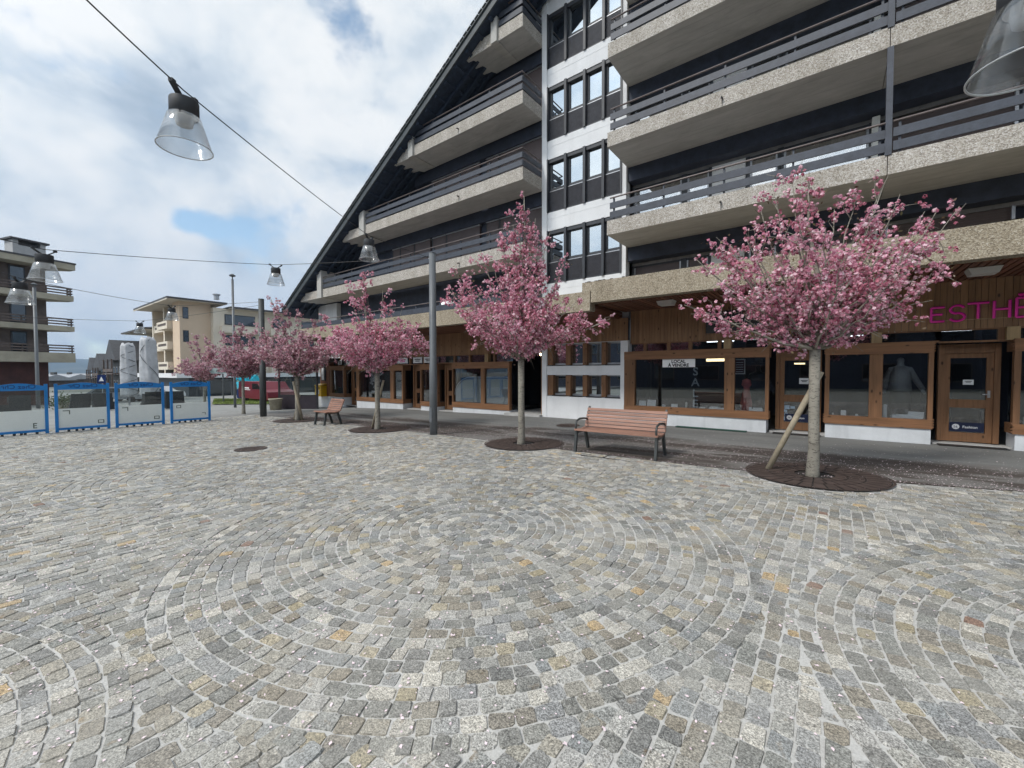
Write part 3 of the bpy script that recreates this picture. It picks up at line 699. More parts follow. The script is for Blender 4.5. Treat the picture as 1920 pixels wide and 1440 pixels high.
# white wall with two rows of small windows
ww = MB(); y0 = YT-.03
def wallgrid(m, x0, x1, zs, holes, y, th):
    for a, b in zip(zs, zs[1:]):
        if (a, b) in holes:
            for p, q in holes[(a, b)]: m.box(p, q, y, y+th, a, b)
        else: m.box(x0, x1, y, y+th, a, b)
wallgrid(ww, -8.28, -5.09, [-.6, .74, 1.485, 1.805, 2.57, 2.60], {(.74,1.485): [(-8.28,-8.11),(-5.33,-5.09)], (1.805,2.57): [(-8.28,-8.11),(-5.33,-5.09)]}, y0, .35)
part(ww, 'white_wall', M['white'])
for za, zb in ((.74, 1.485), (1.805, 2.57)):
    for i, (a, b) in enumerate(((-7.88,-7.36),(-7.17,-6.70),(-6.54,-6.01),(-5.86,-5.33))):
        f = MB(); pa = [-8.11,-7.36,-6.70,-6.01][i]
        f.box(pa, a, y0+.06, y0+.34, za+.03, zb); f.box(a, b, y0+.2, y0+.3, za+.03, za+.09, 1); f.box(a, b, y0+.2, y0+.3, zb-.04, zb, 1)
        f.box(a, b, y0-.01, y0+.3, za-.001, za+.029, 2)
        w = part(f, 'small_window', [M['stile'], M['alu'], M['black']])
        p = MB(); p.box(a, b, y0+.25, y0+.26, za+.09, zb-.04); part(p, 'pane', M['mirror2'], w)
# entrance recess
en = MB(); en.box(-9.9, -8.28, 12.4, 16, -.3, .04, 2); en.box(-9.9, -8.28, 16, 16.1, 0, 2.6); en.box(-8.3, -8.28, 13, 16, 0, 2.6); en.box(-9.85, -8.29, 12.9, 16, 2.36, 2.44)
en.box(-8.40, -8.33, 12.7, 12.86, .04, 2.34, 1); part(en, 'entrance_passage', [M['inwall'], M['stile'], M['conc']])
eg = MB(); eg.box(-9.78, -9.76, 12.8, 15.9, .15, 2.3); part(eg, 'entrance_glazing', M['shop'])
el = MB(); el.lathe((-8.62, 13.0, 2.25), [(.001,-.05),(.035,-.035),(.05,0),(.035,.035),(.001,.05)], 12); part(el, 'entrance_lamp', M['gold'], smooth=True)
npb = MB(); npb.box(-8.24, -8.12, y0-.012, y0, 1.62, 1.69); part(npb, 'number_plate', M['black'])
# left-hand shops, stepping down with the street
bay(-12.92, -9.80, .10, 1.99, [(-11.28,-11.08)], st0=.06, glass='shop', corner0=True, corner1=False, bb=.22); plinth(-12.9, -9.8, .10)
fm = MB()   # frosted film with an arched top edge
ang = [PI-i*PI/2/10 for i in range(11)]
poly = [(-12.82, 12.705, .34)]+[(-11.85+.95*math.cos(a), 12.705, .62+.72*math.sin(a)) for a in ang]+[(-11.29, 12.705, 1.34), (-11.29, 12.705, .34)]
fm.prism(poly, (0, .004, 0)); fm.box(-11.07, -9.89, 12.705, 12.709, .34, 1.34); part(fm, 'window_film', M['frost'])
fl = MB(); fl.box(-11.07, -9.89, 12.703, 12.7035, 1.37, 1.40)
for a, b in zip(ang, ang[1:]):
    q = [(-11.85+r*math.cos(t), 12.703, .62+k*math.sin(t)) for t, r, k in ((a,.98,.75),(b,.98,.75),(b,1.01,.78),(a,1.01,.78))]; fl.add(q, [(0,1,2,3)])
fl.box(-11.85, -11.29, 12.703, 12.7035, 1.37, 1.40); part(fl, 'window_film_line', M['paper'])
door(-13.7, -12.98, -.08, 1.78, 13.05, (.55,.75))
bay(-15.0, -13.85, .05, 1.95, [], st0=.08, corner0=True, corner1=True); plinth(-14.98, -13.87, .05)
door(-15.95, -15.15, -.12, 1.75, 13.1, (.6,.8))
bay(-20.2, -16.25, .08, 1.92, [(-17.25,-16.98)], st0=.25, st1=.1, corner1=True); plinth(-20.2, -16.28, .08, yb=13.2)
door(-21.2, -20.45, -.22, 1.72, 13.05, (.55,.72))
bay(-22.9, -21.4, .2, 1.95, [], st0=.2, st1=.1); plinth(-23.9, -21.4, .2)
clerestory(-14.0, -9.8, 1.99, 2.33, [-13.0,-12.1,-11.2,-10.75], [-11.05])
clerestory(-23.2, -14.0, 1.95, 2.33, [-22.3,-21.4,-20.5,-19.6,-18.7,-17.8,-16.9,-16,-15])
cp = MB(); cp.box(-23.95, -22.95, 12.62, 12.9, .2, 2.4); cp.box(-23.95, -23.85, 12.7, 24, -.7, 5.0, 1); cp.box(-23.9, XL+.2, 12.8, 12.95, 2.4, 3.4, 1); 
cp.box(-24.2, -22.2, 12.7, 13.0, 3.3, 5.5, 1)
part(cp, 'corner_pier', [M['redwood'], M['plinth']])
# rooms behind the shop glass
rm = MB()
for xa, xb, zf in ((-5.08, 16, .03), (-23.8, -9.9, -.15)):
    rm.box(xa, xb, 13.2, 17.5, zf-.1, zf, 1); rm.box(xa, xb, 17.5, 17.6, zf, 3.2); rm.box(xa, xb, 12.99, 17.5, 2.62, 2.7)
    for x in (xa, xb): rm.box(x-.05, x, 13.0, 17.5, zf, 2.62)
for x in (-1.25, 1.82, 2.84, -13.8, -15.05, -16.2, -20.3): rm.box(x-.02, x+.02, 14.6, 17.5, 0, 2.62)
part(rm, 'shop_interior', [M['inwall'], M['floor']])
lt = MB()
for x, y, w in ((-4.2,14.2,.7),(-2.9,15,.8),(-1.7,14.6,.7),(-1.0,15.5,.6),(.3,15.0,.8),(1.2,14.4,.6),(2.4,14.6,.5),(4,15,.8),(-12.2,14.2,.8),(-11.3,15,.8),(-18.5,14.6,1.0)): lt.box(x-w/2, x+w/2, y-.03, y+.03, 2.57, 2.6)
part(lt, 'ceiling_light', M['cool'])
lw_ = MB(); lw_.box(-3.3, -2.6, 14.9, 15.0, 1.93, 2.02); lw_.box(-.85, -.6, 14.5, 14.6, 1.80, 1.84)
part(lw_, 'display_light', M['warmstrip'])
# far walls and back
bk = MB(); bk.box(-24, AX, 25.8, 26, -1, 5.4); bk.box(AX, AX+.2, 13, 26, -1, 8); part(bk, 'rear_wall', M['white'])
# ------------------------------------------------------------------ signs and things on the shopfront
X_, Z_ = (1,0,0), (0,0,1)
M['signwhite'] = plain('white_plastic_sign', (.88,.88,.88), .5, var=.02)
def flatsign(name, label, cat, x0, x1, z0, z1, y, mat_, texts=(), inkm='black', group=None, th=.012):
    m = MB(); m.box(x0, x1, y, y+th, z0, z1)
    for body, size, dx, dz, *k in texts:
        if body == '#':
            wd = (x1-x0)*.33
            for q_, f_ in ((.62, 1.0), (.0, .7)): m.box((x0+x1)/2+dx-wd*f_, (x0+x1)/2+dx+wd*f_, y-.004, y-.0005, z0+dz+size*q_, z0+dz+size*(q_+.36), 1)
        else: m.text(body, size, ((x0+x1)/2+dx, y-.002, z0+dz), X_, Z_, 1, .004, 'CENTER', *(k or [0]))
    return solo(m, name, [M[mat_], M[inkm]], label, cat, ((x0+x1)/2, y, z0), group)
flatsign('sale_sign', 'white sign reading LOCAL À VENDRE in bold black capitals hung inside the large shop window', 'sign', -4.02, -3.10, 1.725, 1.965, 12.655, 'signwhite', [('LOCAL', .125, .0, .128, .005), ('À VENDRE', .125, 0, .018, .005)])
sb = MB(); sb.box(-2.84, -.92, 12.745, 12.79, 2.68, 3.28)
sb.text("L'", .26, (-2.66, 12.742, 2.98), X_, Z_, 1, .004); sb.text('BOUTIQUE', .11, (-1.80, 12.742, 2.80), X_, Z_, 1, .004)
for xa in (-2.50, -1.98, -1.16): sb.add([(xa, 12.742, 2.73), (xa+.015, 12.742, 2.73), (xa+.20, 12.742, 3.17), (xa+.185, 12.742, 3.17)], [(0,1,2,3)], 1)
for q in range(6):
    a = q*PI/6; sb.obox((-2.12, 12.742, 3.0), (math.cos(a),0,math.sin(a)), (0,1,0), (-math.sin(a),0,math.cos(a)), .07, .002, .004, 2)
solo(sb, 'shop_sign', [M['black'], plain('silver_lettering', (.35,.36,.38), .4), plain('gold_lettering', (.35,.27,.10), .4)], 'black shop sign with thin silver lettering half hidden behind blossom on the wood fascia', 'sign', (-1.9, 12.75, 2.68))
M['neon'] = plain('magenta_tube', (.92,.03,.42), .35, var=.08)
nm = MB(); zb_, zt_ = 2.66, 3.02
def seg(*pts): nm.tube([(x, 12.74, z) for x, z in pts], .020, 6)
def dbl(*pts):
    seg(*pts); nm.tube([(x+.016, 12.775, z+.012) for x, z in pts], .024, 6, 1)
def letE(x, w, z0, z1):
    dbl((x, z0), (x, z1)); dbl((x, z1), (x+w, z1)); dbl((x, (z0+z1)/2), (x+w*.85, (z0+z1)/2)); dbl((x, z0), (x+w, z0))
letE(1.70, .20, 2.66, 2.96)
dbl(*[(2.09+.105*math.cos(t), 2.895+.085*math.sin(t)) for t in np.linspace(.35, 1.5*PI, 12)]+[(2.09+.11*math.cos(t), 2.735+.085*math.sin(t)) for t in np.linspace(PI/2, -PI+.35, 12)])
dbl((2.24, 3.0), (2.54, 3.0)); dbl((2.39, 2.68), (2.39, 3.0))
dbl((2.61, 2.67), (2.61, 3.02)); dbl((2.82, 2.67), (2.82, 3.02)); dbl((2.61, 2.85), (2.82, 2.85))
letE(2.91, .22, 2.67, 3.05); dbl((2.95, 3.10), (3.09, 3.13)); dbl((2.93, 3.12), (3.13, 3.12))
dbl((3.20, 3.06), (3.48, 3.06)); dbl((3.34, 2.68), (3.34, 3.06)); dbl((3.56, 2.68), (3.56, 3.07))
nm.box(1.7, 3.6, 12.785, 12.80, 2.67, 2.685, 2)
solo(nm, 'neon_sign', [M['neon'], plain('magenta_tube_shade', (.42,.01,.20), .4), M['block']], 'magenta tube lettering starting ESTHÉ on the brown wood fascia', 'sign', (2.5, 12.78, 2.66))
navy = plain('navy_film', (.012,.018,.05), .3)
for x0, lab in ((2.09, 'navy Fashion panel at the foot of the glass door under the magenta lettering'), (-.96, 'navy Fashion panel at the foot of the glass door behind the leaning tree stake')):
    m = MB(); m.box(x0, x0+.52, 13.165, 13.175, .28, .48)
    m.text('Fashion', .075, (x0+.2, 13.163, .355), X_, Z_, 1, .003, 'LEFT', .001); m.lathe((x0+.10, 13.165, .38), [(.058,0),(.058,.004)], 16, 1, (0,-1,0)); m.text('56', .07, (x0+.06, 13.158, .355), X_, Z_, 0, .003)
    solo(m, 'door_panel', [navy, M['paper']], lab, 'sign', (x0, 13.17, .28))
flatsign('paper_notice', 'white paper notice taped inside the glass door below the magenta lettering', 'notice', 2.28, 2.44, 1.30, 1.41, 13.168, 'paper', [('#', .03, 0, .05)])
flatsign('paper_notice', 'white paper notice in the door half hidden by the nearest trunk', 'notice', -.66, -.44, 1.27, 1.42, 13.168, 'paper', [('#', .05, 0, .05)])
m = MB(); m.box(-.98, -.87, 13.166, 13.17, .30, .40); m.box(-.97, -.90, 13.166, 13.17, .42, .50); m.box(-.98, -.91, 13.166, 13.17, .52, .58); m.box(-.97, -.86, 13.166, 13.17, .60, .70); m.box(-.84, -.74, 13.166, 13.17, .62, .68)
solo(m, 'door_sticker', plain('pale_blue_sticker', (.35,.45,.55), .5), 'column of pale blue stickers on the lower pane of the left glass door', 'sticker', (-.97, 13.17, .3))
# goods in the windows
def goods(name, label, cat, boxes, m='paper', group=None):
    g_ = MB()
    for c, h, rz in boxes:
        ca_, sa_ = math.cos(rz), math.sin(rz); g_.obox(c, (ca_, sa_, 0), (-sa_, ca_, 0), (0,0,1), *h)
    return solo(g_, name, M[m], label, cat, boxes[0][0], group)
def card(x, y, z, w, h, tilt, rz, label):
    m = MB(); ca_, sa_ = math.cos(rz), math.sin(rz); up = np.array([-sa_*math.sin(tilt), ca_*math.sin(tilt), math.cos(tilt)])
    m.obox(np.array([x, y, z])+up*h/2, (ca_, sa_, 0), np.cross(up, (ca_, sa_, 0)), up, w/2, .004, h/2)
    m.obox((x, y+h*.35, z+h*.3), (ca_, sa_, 0), (0,1,0), (0,0,1), .02, .01, h*.3)
    return solo(m, 'display_card', M['paper'], label, 'card', (x, y, z))
card(-4.68, 12.80, .53, .22, .18, .5, .2, 'white card propped at the left end of the large window display')
card(-4.40, 12.80, .53, .27, .20, .25, -.1, 'square white card beside the black post in the large window')
card(-3.7, 12.80, .53, .18, .12, .7, .3, 'small pale card lying under the sale sign in the large window')
card(.25, 12.80, .53, .10, .13, .2, 0, 'small white card alone in the dark pane behind the nearest tree')
card(1.5, 12.80, .53, .26, .18, .5, -.3, 'white card leaning beside the mannequin in the right window')
goods('folded_garment', 'folded cream garment lying at the mannequin\'s feet', 'garment', [((1.28, 12.85, .56), (.18, .1, .03), .1), ((1.3, 12.85, .6), (.15, .09, .02), .25)])
goods('folded_garment', 'folded white garment at the right end of the large window', 'garment', [((-1.55, 12.85, .56), (.12, .1, .03), 0), ((-1.55, 12.85, .6), (.1, .08, .02), .3)])
goods('folded_garment', 'pile of white cloth on the shelf under the black table', 'garment', [((-2.55, 12.85, .55), (.2, .09, .02), .1), ((-2.6, 12.85, .58), (.12, .07, .02), -.2)])
tb = MB(); tb.box(-3.25, -1.90, 13.2, 13.8, .84, .90)
for x in (-3.2, -2.01):
    for y in (13.25, 13.72): tb.box(x, x+.06, y, y+.06, .03, .84)
tb.box(-3.2, -1.96, 13.22, 13.26, .58, .84); solo(tb, 'display_table', M['black'], 'black display table behind the large shop window', 'table', (-2.3, 13.9, .03))
ps = MB(); ps.box(-4.72, -4.60, 13.3, 13.42, .03, 2.62); solo(ps, 'shop_column', M['black'], 'slim black column standing inside the left half of the large shop window', 'column', (-4.26, 13.56, .03))
vt = MB()
for i, ch in enumerate('SALE'): vt.text(ch, .33, (-3.10, 12.72, 1.49-.31*i), X_, Z_, 0, .003, 'CENTER', .004)
solo(vt, 'window_lettering', plain('grey_vinyl', (.33,.37,.42), .5), 'tall grey letters stacked down the large window glass below the sale sign', 'lettering', (-3.10, 12.72, .6))
rg = MB(); rg.lathe((-1.85, 13.05, .5), [(.001,0),(.13,.01),(.15,.2),(.10,.5),(.07,.66),(.12,.72),(.10,.86),(.001,.9)], 14); solo(rg, 'pink_dress', plain('pink_cloth', (.50,.12,.11), .8, var=.3), 'small pink dress on a stand right of the black table', 'dress', (-1.85, 13.05, .5), smooth=True)
M['opal2'] = plain('mannequin_grey', (.33,.33,.33), .5)
# more small goods
fp = MB(); fp.box(-2.2, -1.92, 13.28, 13.31, 1.52, 1.95); fp.box(-2.17, -1.95, 13.272, 13.279, 1.55, 1.92, 1)
for i in range(5): fp.box(-2.15, -1.97, 13.268, 13.2715, 1.58+.065*i, 1.60+.065*i, 0)
solo(fp, 'framed_poster', [M['paper'], plain('dark_red_print', (.10,.02,.02), .6)], 'white framed dark poster hanging behind the right pane of the large window', 'poster', (-2.06, 13.3, 1.52))
for i, (x, y, w_, h_, mm, lab) in enumerate(((-4.05, 12.9, .10, .05, 'paper', 'flat white box lying right of the two cards in the large window'), (-3.4, 12.95, .05, .16, 'opal', 'short pale candle below the sale letters in the large window'), (-2.95, 12.88, .16, .04, 'opal', 'flat pale tray beside the grey letters in the large window'), (-1.72, 12.84, .07, .10, 'paper', 'small upright white tag at the pink dress'), (.05, 12.86, .04, .05, 'paper', 'tiny white tag at the left end of the pane behind the nearest trunk'), (.50, 12.86, .05, .05, 'paper', 'tiny white tag right of the small white card behind the nearest trunk'), (1.0, 12.86, .06, .30, 'paper', 'tall white candle left of the mannequin in the right window'), (3.2, 12.9, .2, .15, 'paper', 'white box at the right picture edge in the last shop window'))):
    b_ = MB(); b_.obox((x, y, .52+h_/2), (1,.1,0), (-.1,1,0), (0,0,1), w_/2, .06 if w_ > .08 else w_/2, h_/2); b_.obox((x, y, .52+h_+.006), (1,.1,0), (-.1,1,0), (0,0,1), w_/2-.01, .05 if w_ > .08 else w_/2-.01, .006); solo(b_, 'small_box' if h_ < .12 else 'display_candle', M[mm], lab, 'shop goods', (x, y, .52))
# mannequins (one continuous skinned body each)
def skinned(joints, edges, radii, name, m, root=0, sub=1):
    me = bpy.data.meshes.new(name); me.from_pydata(joints, edges, []); o = bpy.data.objects.new(name, me); COL.objects.link(o)
    md = o.modifiers.new('s', 'SKIN'); md.use_smooth_shade = True
    for i, r in enumerate(radii):
        v = me.skin_vertices[0].data[i]; v.radius = r if isinstance(r, tuple) else (r, r); v.use_root = i == root
    o.modifiers.new('u', 'SUBSURF').levels = sub; o.modifiers['u'].render_levels = sub
    dg = bpy.context.evaluated_depsgraph_get(); em = bpy.data.meshes.new_from_object(o.evaluated_get(dg)); bpy.data.objects.remove(o); bpy.data.meshes.remove(me)
    em.name = name; em.materials.clear(); em.materials.append(m)
    for p in em.polygons: p.use_smooth = True
    return em
J = [(0,0,.92),(0,0,1.10),(0,0,1.34),(0,0,1.47),(0,0,1.56),(0,0,1.68),(.17,0,1.40),(.27,.03,1.15),(.37,-.06,.93),(.40,-.1,.84),(-.17,0,1.40),(-.24,.03,1.15),(-.27,-.06,.92),(-.28,-.1,.83),(.09,0,.86),(.1,.01,.48),(.1,.02,.08),(-.09,0,.86),(-.1,.01,.48),(-.1,.02,.08)]
E_ = [(0,1),(1,2),(2,3),(3,4),(4,5),(2,6),(6,7),(7,8),(8,9),(2,10),(10,11),(11,12),(12,13),(0,14),(14,15),(15,16),(0,17),(17,18),(18,19)]
Rr = [(.15,.11),(.13,.10),(.16,.11),.06,.065,.085,.065,.045,.035,.03,.065,.045,.035,.03,.085,.06,.04,.085,.06,.04]
for (x, y, zf, rz, ms, lab) in ((1.26, 13.02, .24, 0, 'opal2', 'pale headless-looking mannequin in grey pullover and black skirt in the right window'), (-1.64, 13.6, .03, .4, 'black', 'dark mannequin with brimmed hat standing behind the right pane of the large window')):
    t = thing('mannequin', lab, 'mannequin', (x, y, zf))
    bm_ = skinned(J, E_, Rr, 'body', M[ms]); o = bpy.data.objects.new('body', bm_); COL.objects.link(o); o.parent = t
    c = MB(); pr = [(.19,.50),(.20,.75),(.16,.93),(.001,.94)]
    c.lathe((x, y, zf), pr, 14); k_ = c.build('skirt', M['black'], t, True)
    j = MB(); j.lathe((x, y, zf), [(.21,.90),(.19,1.1),(.19,1.3),(.15,1.42),(.07,1.47)], 14); j.tube([(x+.15,y,zf+1.38),(x+.27,y+.03,zf+1.15),(x+.37,y-.06,zf+.95)], [.075,.06,.05], 8); j.tube([(x-.15,y,zf+1.38),(x-.24,y+.03,zf+1.15),(x-.27,y-.06,zf+.95)], [.075,.06,.05], 8)
    j.build('pullover', plain('knitted_cloth', (.30,.29,.28) if ms == 'opal2' else (.03,.035,.05), .9), t, True)
    if ms == 'black':
        h = MB(); h.lathe((x, y, zf+1.72), [(.17,0),(.17,.01),(.10,.02),(.09,.12),(.001,.13)], 14); h.build('hat', plain('felt', (.16,.15,.13), .9), t, True); t.scale = (1.05,)*3
# left-hand shop notices in the clerestory, posters
for i, (pa, pb, inkc, body) in enumerate(((633,641,'black','#'),(649,656,'black','DUO'),(664,674,'neon','ok'),(726,738,'neon','SPORT'),(744,765,'neon','S PRO'),(774,792,'black','outlet'),(794,812,'black','K2 fit'))):
    a = onY(pa, 678, 12.80); b = onY(pb, 678, 12.80)
    flatsign('fascia_plate', ['small white plate with dark lettering at far left over the yellow mailbox shop', 'small white plate second from the left above the far shop door', 'small white plate with a red mark above the far display window', 'white plate with red lettering left of the wide plate over the far shop', 'wide white plate with a red emblem above the far shop corner', 'white plate with grey lettering left of the tall grey pole', 'white plate with black emblem partly behind the tall grey pole'][i], 'sign', a[0]+.03, b[0]-.03, 2.02, 2.29, 12.80, 'paper', [('#', .12, 0, .07)], inkc)
pw = MB(); pw.box(-19.2, -17.4, 12.72, 12.73, .5, 1.6, 0)
for i in range(14):
    pw.obox((-19.0+.6*random.random()+.4*(i % 2), 12.715, .6+.07*i), (math.cos(i),0,math.sin(i)), (0,1,0), (-math.sin(i),0,math.cos(i)), .16, .003, .05, 1)
pw.box(-18.95, -18.7, 12.712, 12.716, 1.1, 1.6, 1)
solo(pw, 'window_poster', [plain('dark_green_poster', (.02,.05,.05), .5), M['paper']], 'dark poster with scattered white shapes in the far shop window behind the third tree', 'poster', (-18.3, 12.72, .5))
flatsign('window_poster', 'tall grey-white poster in the narrow pane beside the far shop corner', 'poster', -16.93, -16.4, .42, 1.60, 12.72, 'opal', [('#', .10, 0, .7)], 'grey')
# mailbox
mx, mz = -23.6, .52
t = thing('mailbox', 'yellow metal mailbox fixed to the wooden corner pier of the far shop', 'mailbox', (mx, 12.45, mz))
m = MB(); m.box(mx-.36, mx+.36, 12.28, 12.61, mz-.32, mz+.30); m.prism([(mx-.38, 12.26, mz+.30), (mx+.38, 12.26, mz+.30), (mx+.38, 12.62, mz+.38), (mx-.38, 12.62, mz+.38)], (0, 0, .03)); m.build('box', M['yellow'], t)
m = MB(); m.box(mx-.25, mx+.25, 12.27, 12.28, mz+.14, mz+.19); m.build('slot', M['black'], t)
m = MB(); m.box(mx-.2, mx+.12, 12.272, 12.279, mz-.2, mz+.06); m.build('plate', M['paper'], t)
m = MB(); m.box(-23.75, -23.3, 12.55, 12.61, 1.1, 1.9); m.lathe((-23.52, 12.58, 1.9), [(.225,-.03),(.225,.03)], 16, 0, (0,1,0)); m.box(-23.65, -23.4, 12.535, 12.549, 1.15, 1.85, 1)
solo(m, 'notice_case', [M['darkframe'], M['paper']], 'arched notice case with pale paper on the pier above the yellow mailbox', 'notice case', (-23.5, 12.58, 1.1))

# ------------------------------------------------------------------ benches
# garden things stored on the left terrace
cv = MB(); q = onY(838, 575, 11.2); cv.lathe((q[0], 11.25, 3.80), [(.34,0),(.36,.2),(.30,.42),(.14,.52),(.001,.54)], 14); solo(cv, 'covered_grill', M['signwhite'], 'white covered object standing on the left terrace behind the tall grey pole', 'cover', (q[0], 11.25, 3.8), smooth=True)
cv = MB(); q = onY(790, 588, 11.2)
for k_ in range(7): cv.obox((q[0]-.5+.22*k_, 11.0+.05*(k_ % 2), 3.9+.03*(k_ % 3)), (1,0,.1*(k_ % 3)), (0,1,0), (-.1*(k_ % 3),0,1), .15, .12, .07)
tag(solo(cv, 'stored_linen', M['signwhite'], 'untidy white linen heaped along the left terrace railing', 'linen', (q[0], 11.0, 3.85)), kind='stuff')
M['bench'] = wood('oiled_bench_slats', (.31,.17,.125), 0, .15, .55, knots=False, weather=.4)
M['cast'] = plain('cast_iron', (.050,.055,.055), .5, .2, var=.2)
def bench(label, x, y, w, arms, rz=0):
    z = zg(x, y); t = thing('park_bench', label, 'bench', (x, y, z))
    # front at -y
    s = MB(); zs = z+.43
    for i in range(5): s.obox((x, y-.20+.098*i, zs+.010*abs(i-2.2)), X_, (0,1,0), Z_, w/2, .043, .018)
    s.build('seat', M['bench'], t)
    b = MB()
    for i in range(6):
        zz = zs+.07+.066*i; yy = y+.27+.028*i; b.obox((x, yy, zz), X_, (0,.93,-.37), (0,.37,.93), w/2, .017, .028)
    b.build('backrest', M['bench'], t)
    for sx in (-1, 1):
        xx = x+sx*(w/2-(.03 if arms else .12))
        for yy0, yy1 in ((-.19, -.26), (.22, .36)):
            l = MB(); l.obox((xx, y+(yy0+yy1)/2, z+.205), X_, (0,1,(yy0-yy1)/-.41), (0,(yy1-yy0)/-.41,1), .024, .032, .205); l.build('leg', M['cast'], t)
        f = MB(); f.obox((xx, y, zs-.03), X_, (0,1,0), Z_, .022, .24, .022); f.obox((xx, y+.34, zs+.22), X_, (0,.93,-.37), (0,.37,.93), .018, .018, .26); f.build('frame', M['cast'], t)
        if arms:
            a = MB(); a.tube([(xx, y-.20, zs-.02), (xx, y-.235, zs+.10), (xx, y-.19, zs+.20), (xx, y-.05, zs+.235), (xx, y+.15, zs+.225), (xx, y+.33, zs+.20)], .021, 8); a.build('armrest', M['cast'], t, True)
    if rz: t.rotation_euler = (0, 0, rz)
    return t
bench('long red-brown slatted bench with iron armrests between the two nearest blossom trees', -3.36, 7.86, 1.70, True, .03)
bench('short red-brown bench without armrests between the third and fourth blossom trees', -13.75, 7.45, .85, False)
# drain covers and tree grates
M['rust'] = plain('rusted_cast_iron', (.065,.045,.038), .75, .1, var=.35, scale=5, bstr=.4)
def disc(mb, x, y, r0, r1, dz, n=48, mi=0):
    vs = []
    for r in (r0, r1):
        for k in range(n):
            a = 2*PI*k/n; vs.append((x+r*math.cos(a), y+r*math.sin(a), zg(x+r*math.cos(a), y+r*math.sin(a))+dz))
    mb.add(vs, [(k, (k+1) % n, n+(k+1) % n, n+k) for k in range(n)], mi)
for i, (tx, ty, r) in enumerate(GRATES[:4]):
    m = MB()
    disc(m, tx, ty, .001, .26, .0035, 24, 1); disc(m, tx, ty, .90, r, .020)
    for r0, r1, cnt in ((.26, .40, 16), (.415, .60, 24), (.615, .885, 32)):
        for k in range(cnt):
            a0 = 2*PI*(k+.07)/cnt; a1 = 2*PI*(k+.93)/cnt; vs = []
            for a in (a0, (a0+a1)/2, a1):
                for rr_ in (r0, r1):
                    px_, py_ = tx+rr_*math.cos(a), ty+rr_*math.sin(a); vs.append((px_, py_, zg(px_, py_)+.018))
            m.add(vs, [(0,1,3,2), (2,3,5,4)], 0)
    disc(m, tx, ty, .255, .90, .0045, 40, 1); disc(m, tx, ty, .255, .27, .020, 40, 0)
    # upstanding inner lip
    vs = []; n = 40
    for zz in (-.02, .020):
        for k in range(n): a = 2*PI*k/n; vs.append((tx+.257*math.cos(a), ty+.257*math.sin(a), zg(tx, ty)+zz))
    m.add(vs, [(k, (k+1) % n, n+(k+1) % n, n+k) for k in range(n)], 1)
    solo(m, 'tree_grate', [M['rust'], plain('dark_soil', (.022,.018,.016), .95)], 'round rusty iron grate around the ' + ['nearest trunk on the right', 'trunk left of the long bench', 'trunk just left of the tall grey pole', 'doubly staked trunk beside the short bench'][i], 'tree grate', (tx, ty, zg(tx, ty)), 'iron grates around the street trees')
def manhole(x, y, r, label, m='rust', dz=.004):
    k = MB(); disc(k, x, y, .001, r, dz, 32); disc(k, x, y, r*.9, r, dz+.006, 32)
    for i in range(-4, 5):
        for j in range(-4, 5):
            if i*i+j*j < 17: k.box(x+i*r*.18-.018, x+i*r*.18+.018, y+j*r*.18-.018, y+j*r*.18+.018, zg(x, y)+dz, zg(x, y)+dz+.006)
    return solo(k, 'manhole_cover', M[m], label, 'manhole cover', (x, y, zg(x, y)))
manhole(MANH[0], MANH[1], .33, 'round brown manhole cover alone among the pale cobbles')
p_ = gr(1065, 798); manhole(p_[0], p_[1], .36, 'dark manhole cover in the pavement behind the long bench', 'rust', .006)
iw = MB()
for xa, xb, ya, yb in ((-3.9, -2.75, 7.31, 7.325), (-3.45, -3.435, 7.31, 7.62), (-2.76, -2.745, 7.31, 7.6)): iw.box(xa, xb, ya, yb, zg(-3.3, 7.3)-.01, zg(-3.3, 7.3)+.006)
solo(iw, 'service_hatch', M['black'], 'paved hatch with thin dark edges in the cobbles under the long bench', 'hatch', (-3.3, 7.4, zg(-3.3, 7.4)))
gm_ = MB(); gm_.box(-3.55, -1.75, 12.36, 12.56, .0, .02); solo(gm_, 'green_mat', plain('green_matting', (.02,.06,.045), .9), 'strip of dark green matting along the foot of the white plinth', 'mat', (-2.6, 12.4, 0))
for x, lab in ((-.68, 'dark doormat before the door behind the nearest trunk'), (2.35, 'dark doormat before the door under the magenta lettering')):
    dm = MB(); dm.box(x-.5, x+.5, 12.55, 12.95, zg(x, 12.7), zg(x, 12.7)+.018); solo(dm, 'doormat', M['black'], lab, 'doormat', (x, 12.7, zg(x, 12.7)))

# ------------------------------------------------------------------ poles, cables and hanging lamps
def pole(label, x, y, h, r, top='plain', m='polegrey', name='lamp_post'):
    z = zg(x, y); t = thing(name, label, 'lamp post', (x, y, z))
    k = MB(); k.tube([(x, y, z-.1), (x, y, z+1.9), (x, y, z+1.92), (x, y, z+h)], [r, r, r*.92, r*.86], 20); k.build('shaft', M[m], t, True)
    c = MB(); c.lathe((x, y, z+h), [(r*.9, 0), (r*.9, .01), (.001, .02)], 20)
    if top == 'plain':
        c.build('cap', M[m], t)
        e = MB(); a = np.linspace(0, 2*PI, 12); e.tube([(x-.03-r*.86+.03*math.cos(q), y, z+h-.1+.03*math.sin(q)) for q in a], .008, 6); e.build('eye_bolt', M['alu'], t)
        if r > .1:
            s = MB(); s.box(x-.05, x+.05, y-r-.004, y-r*.8, z+.35, z+.75); s.build('service_door', M[m], t)
    else:
        c.lathe((x, y, z+h), [(.03,0),(.03,.15),(.15,.19),(.16,.25),(.04,.33),(.001,.34)], 16); c.build('lamp_head', M['grey'], t)
    return t
pole('tall grey steel pole carrying the lamp cables between the second and third tree', -8.66, 7.74, 4.95, .105)
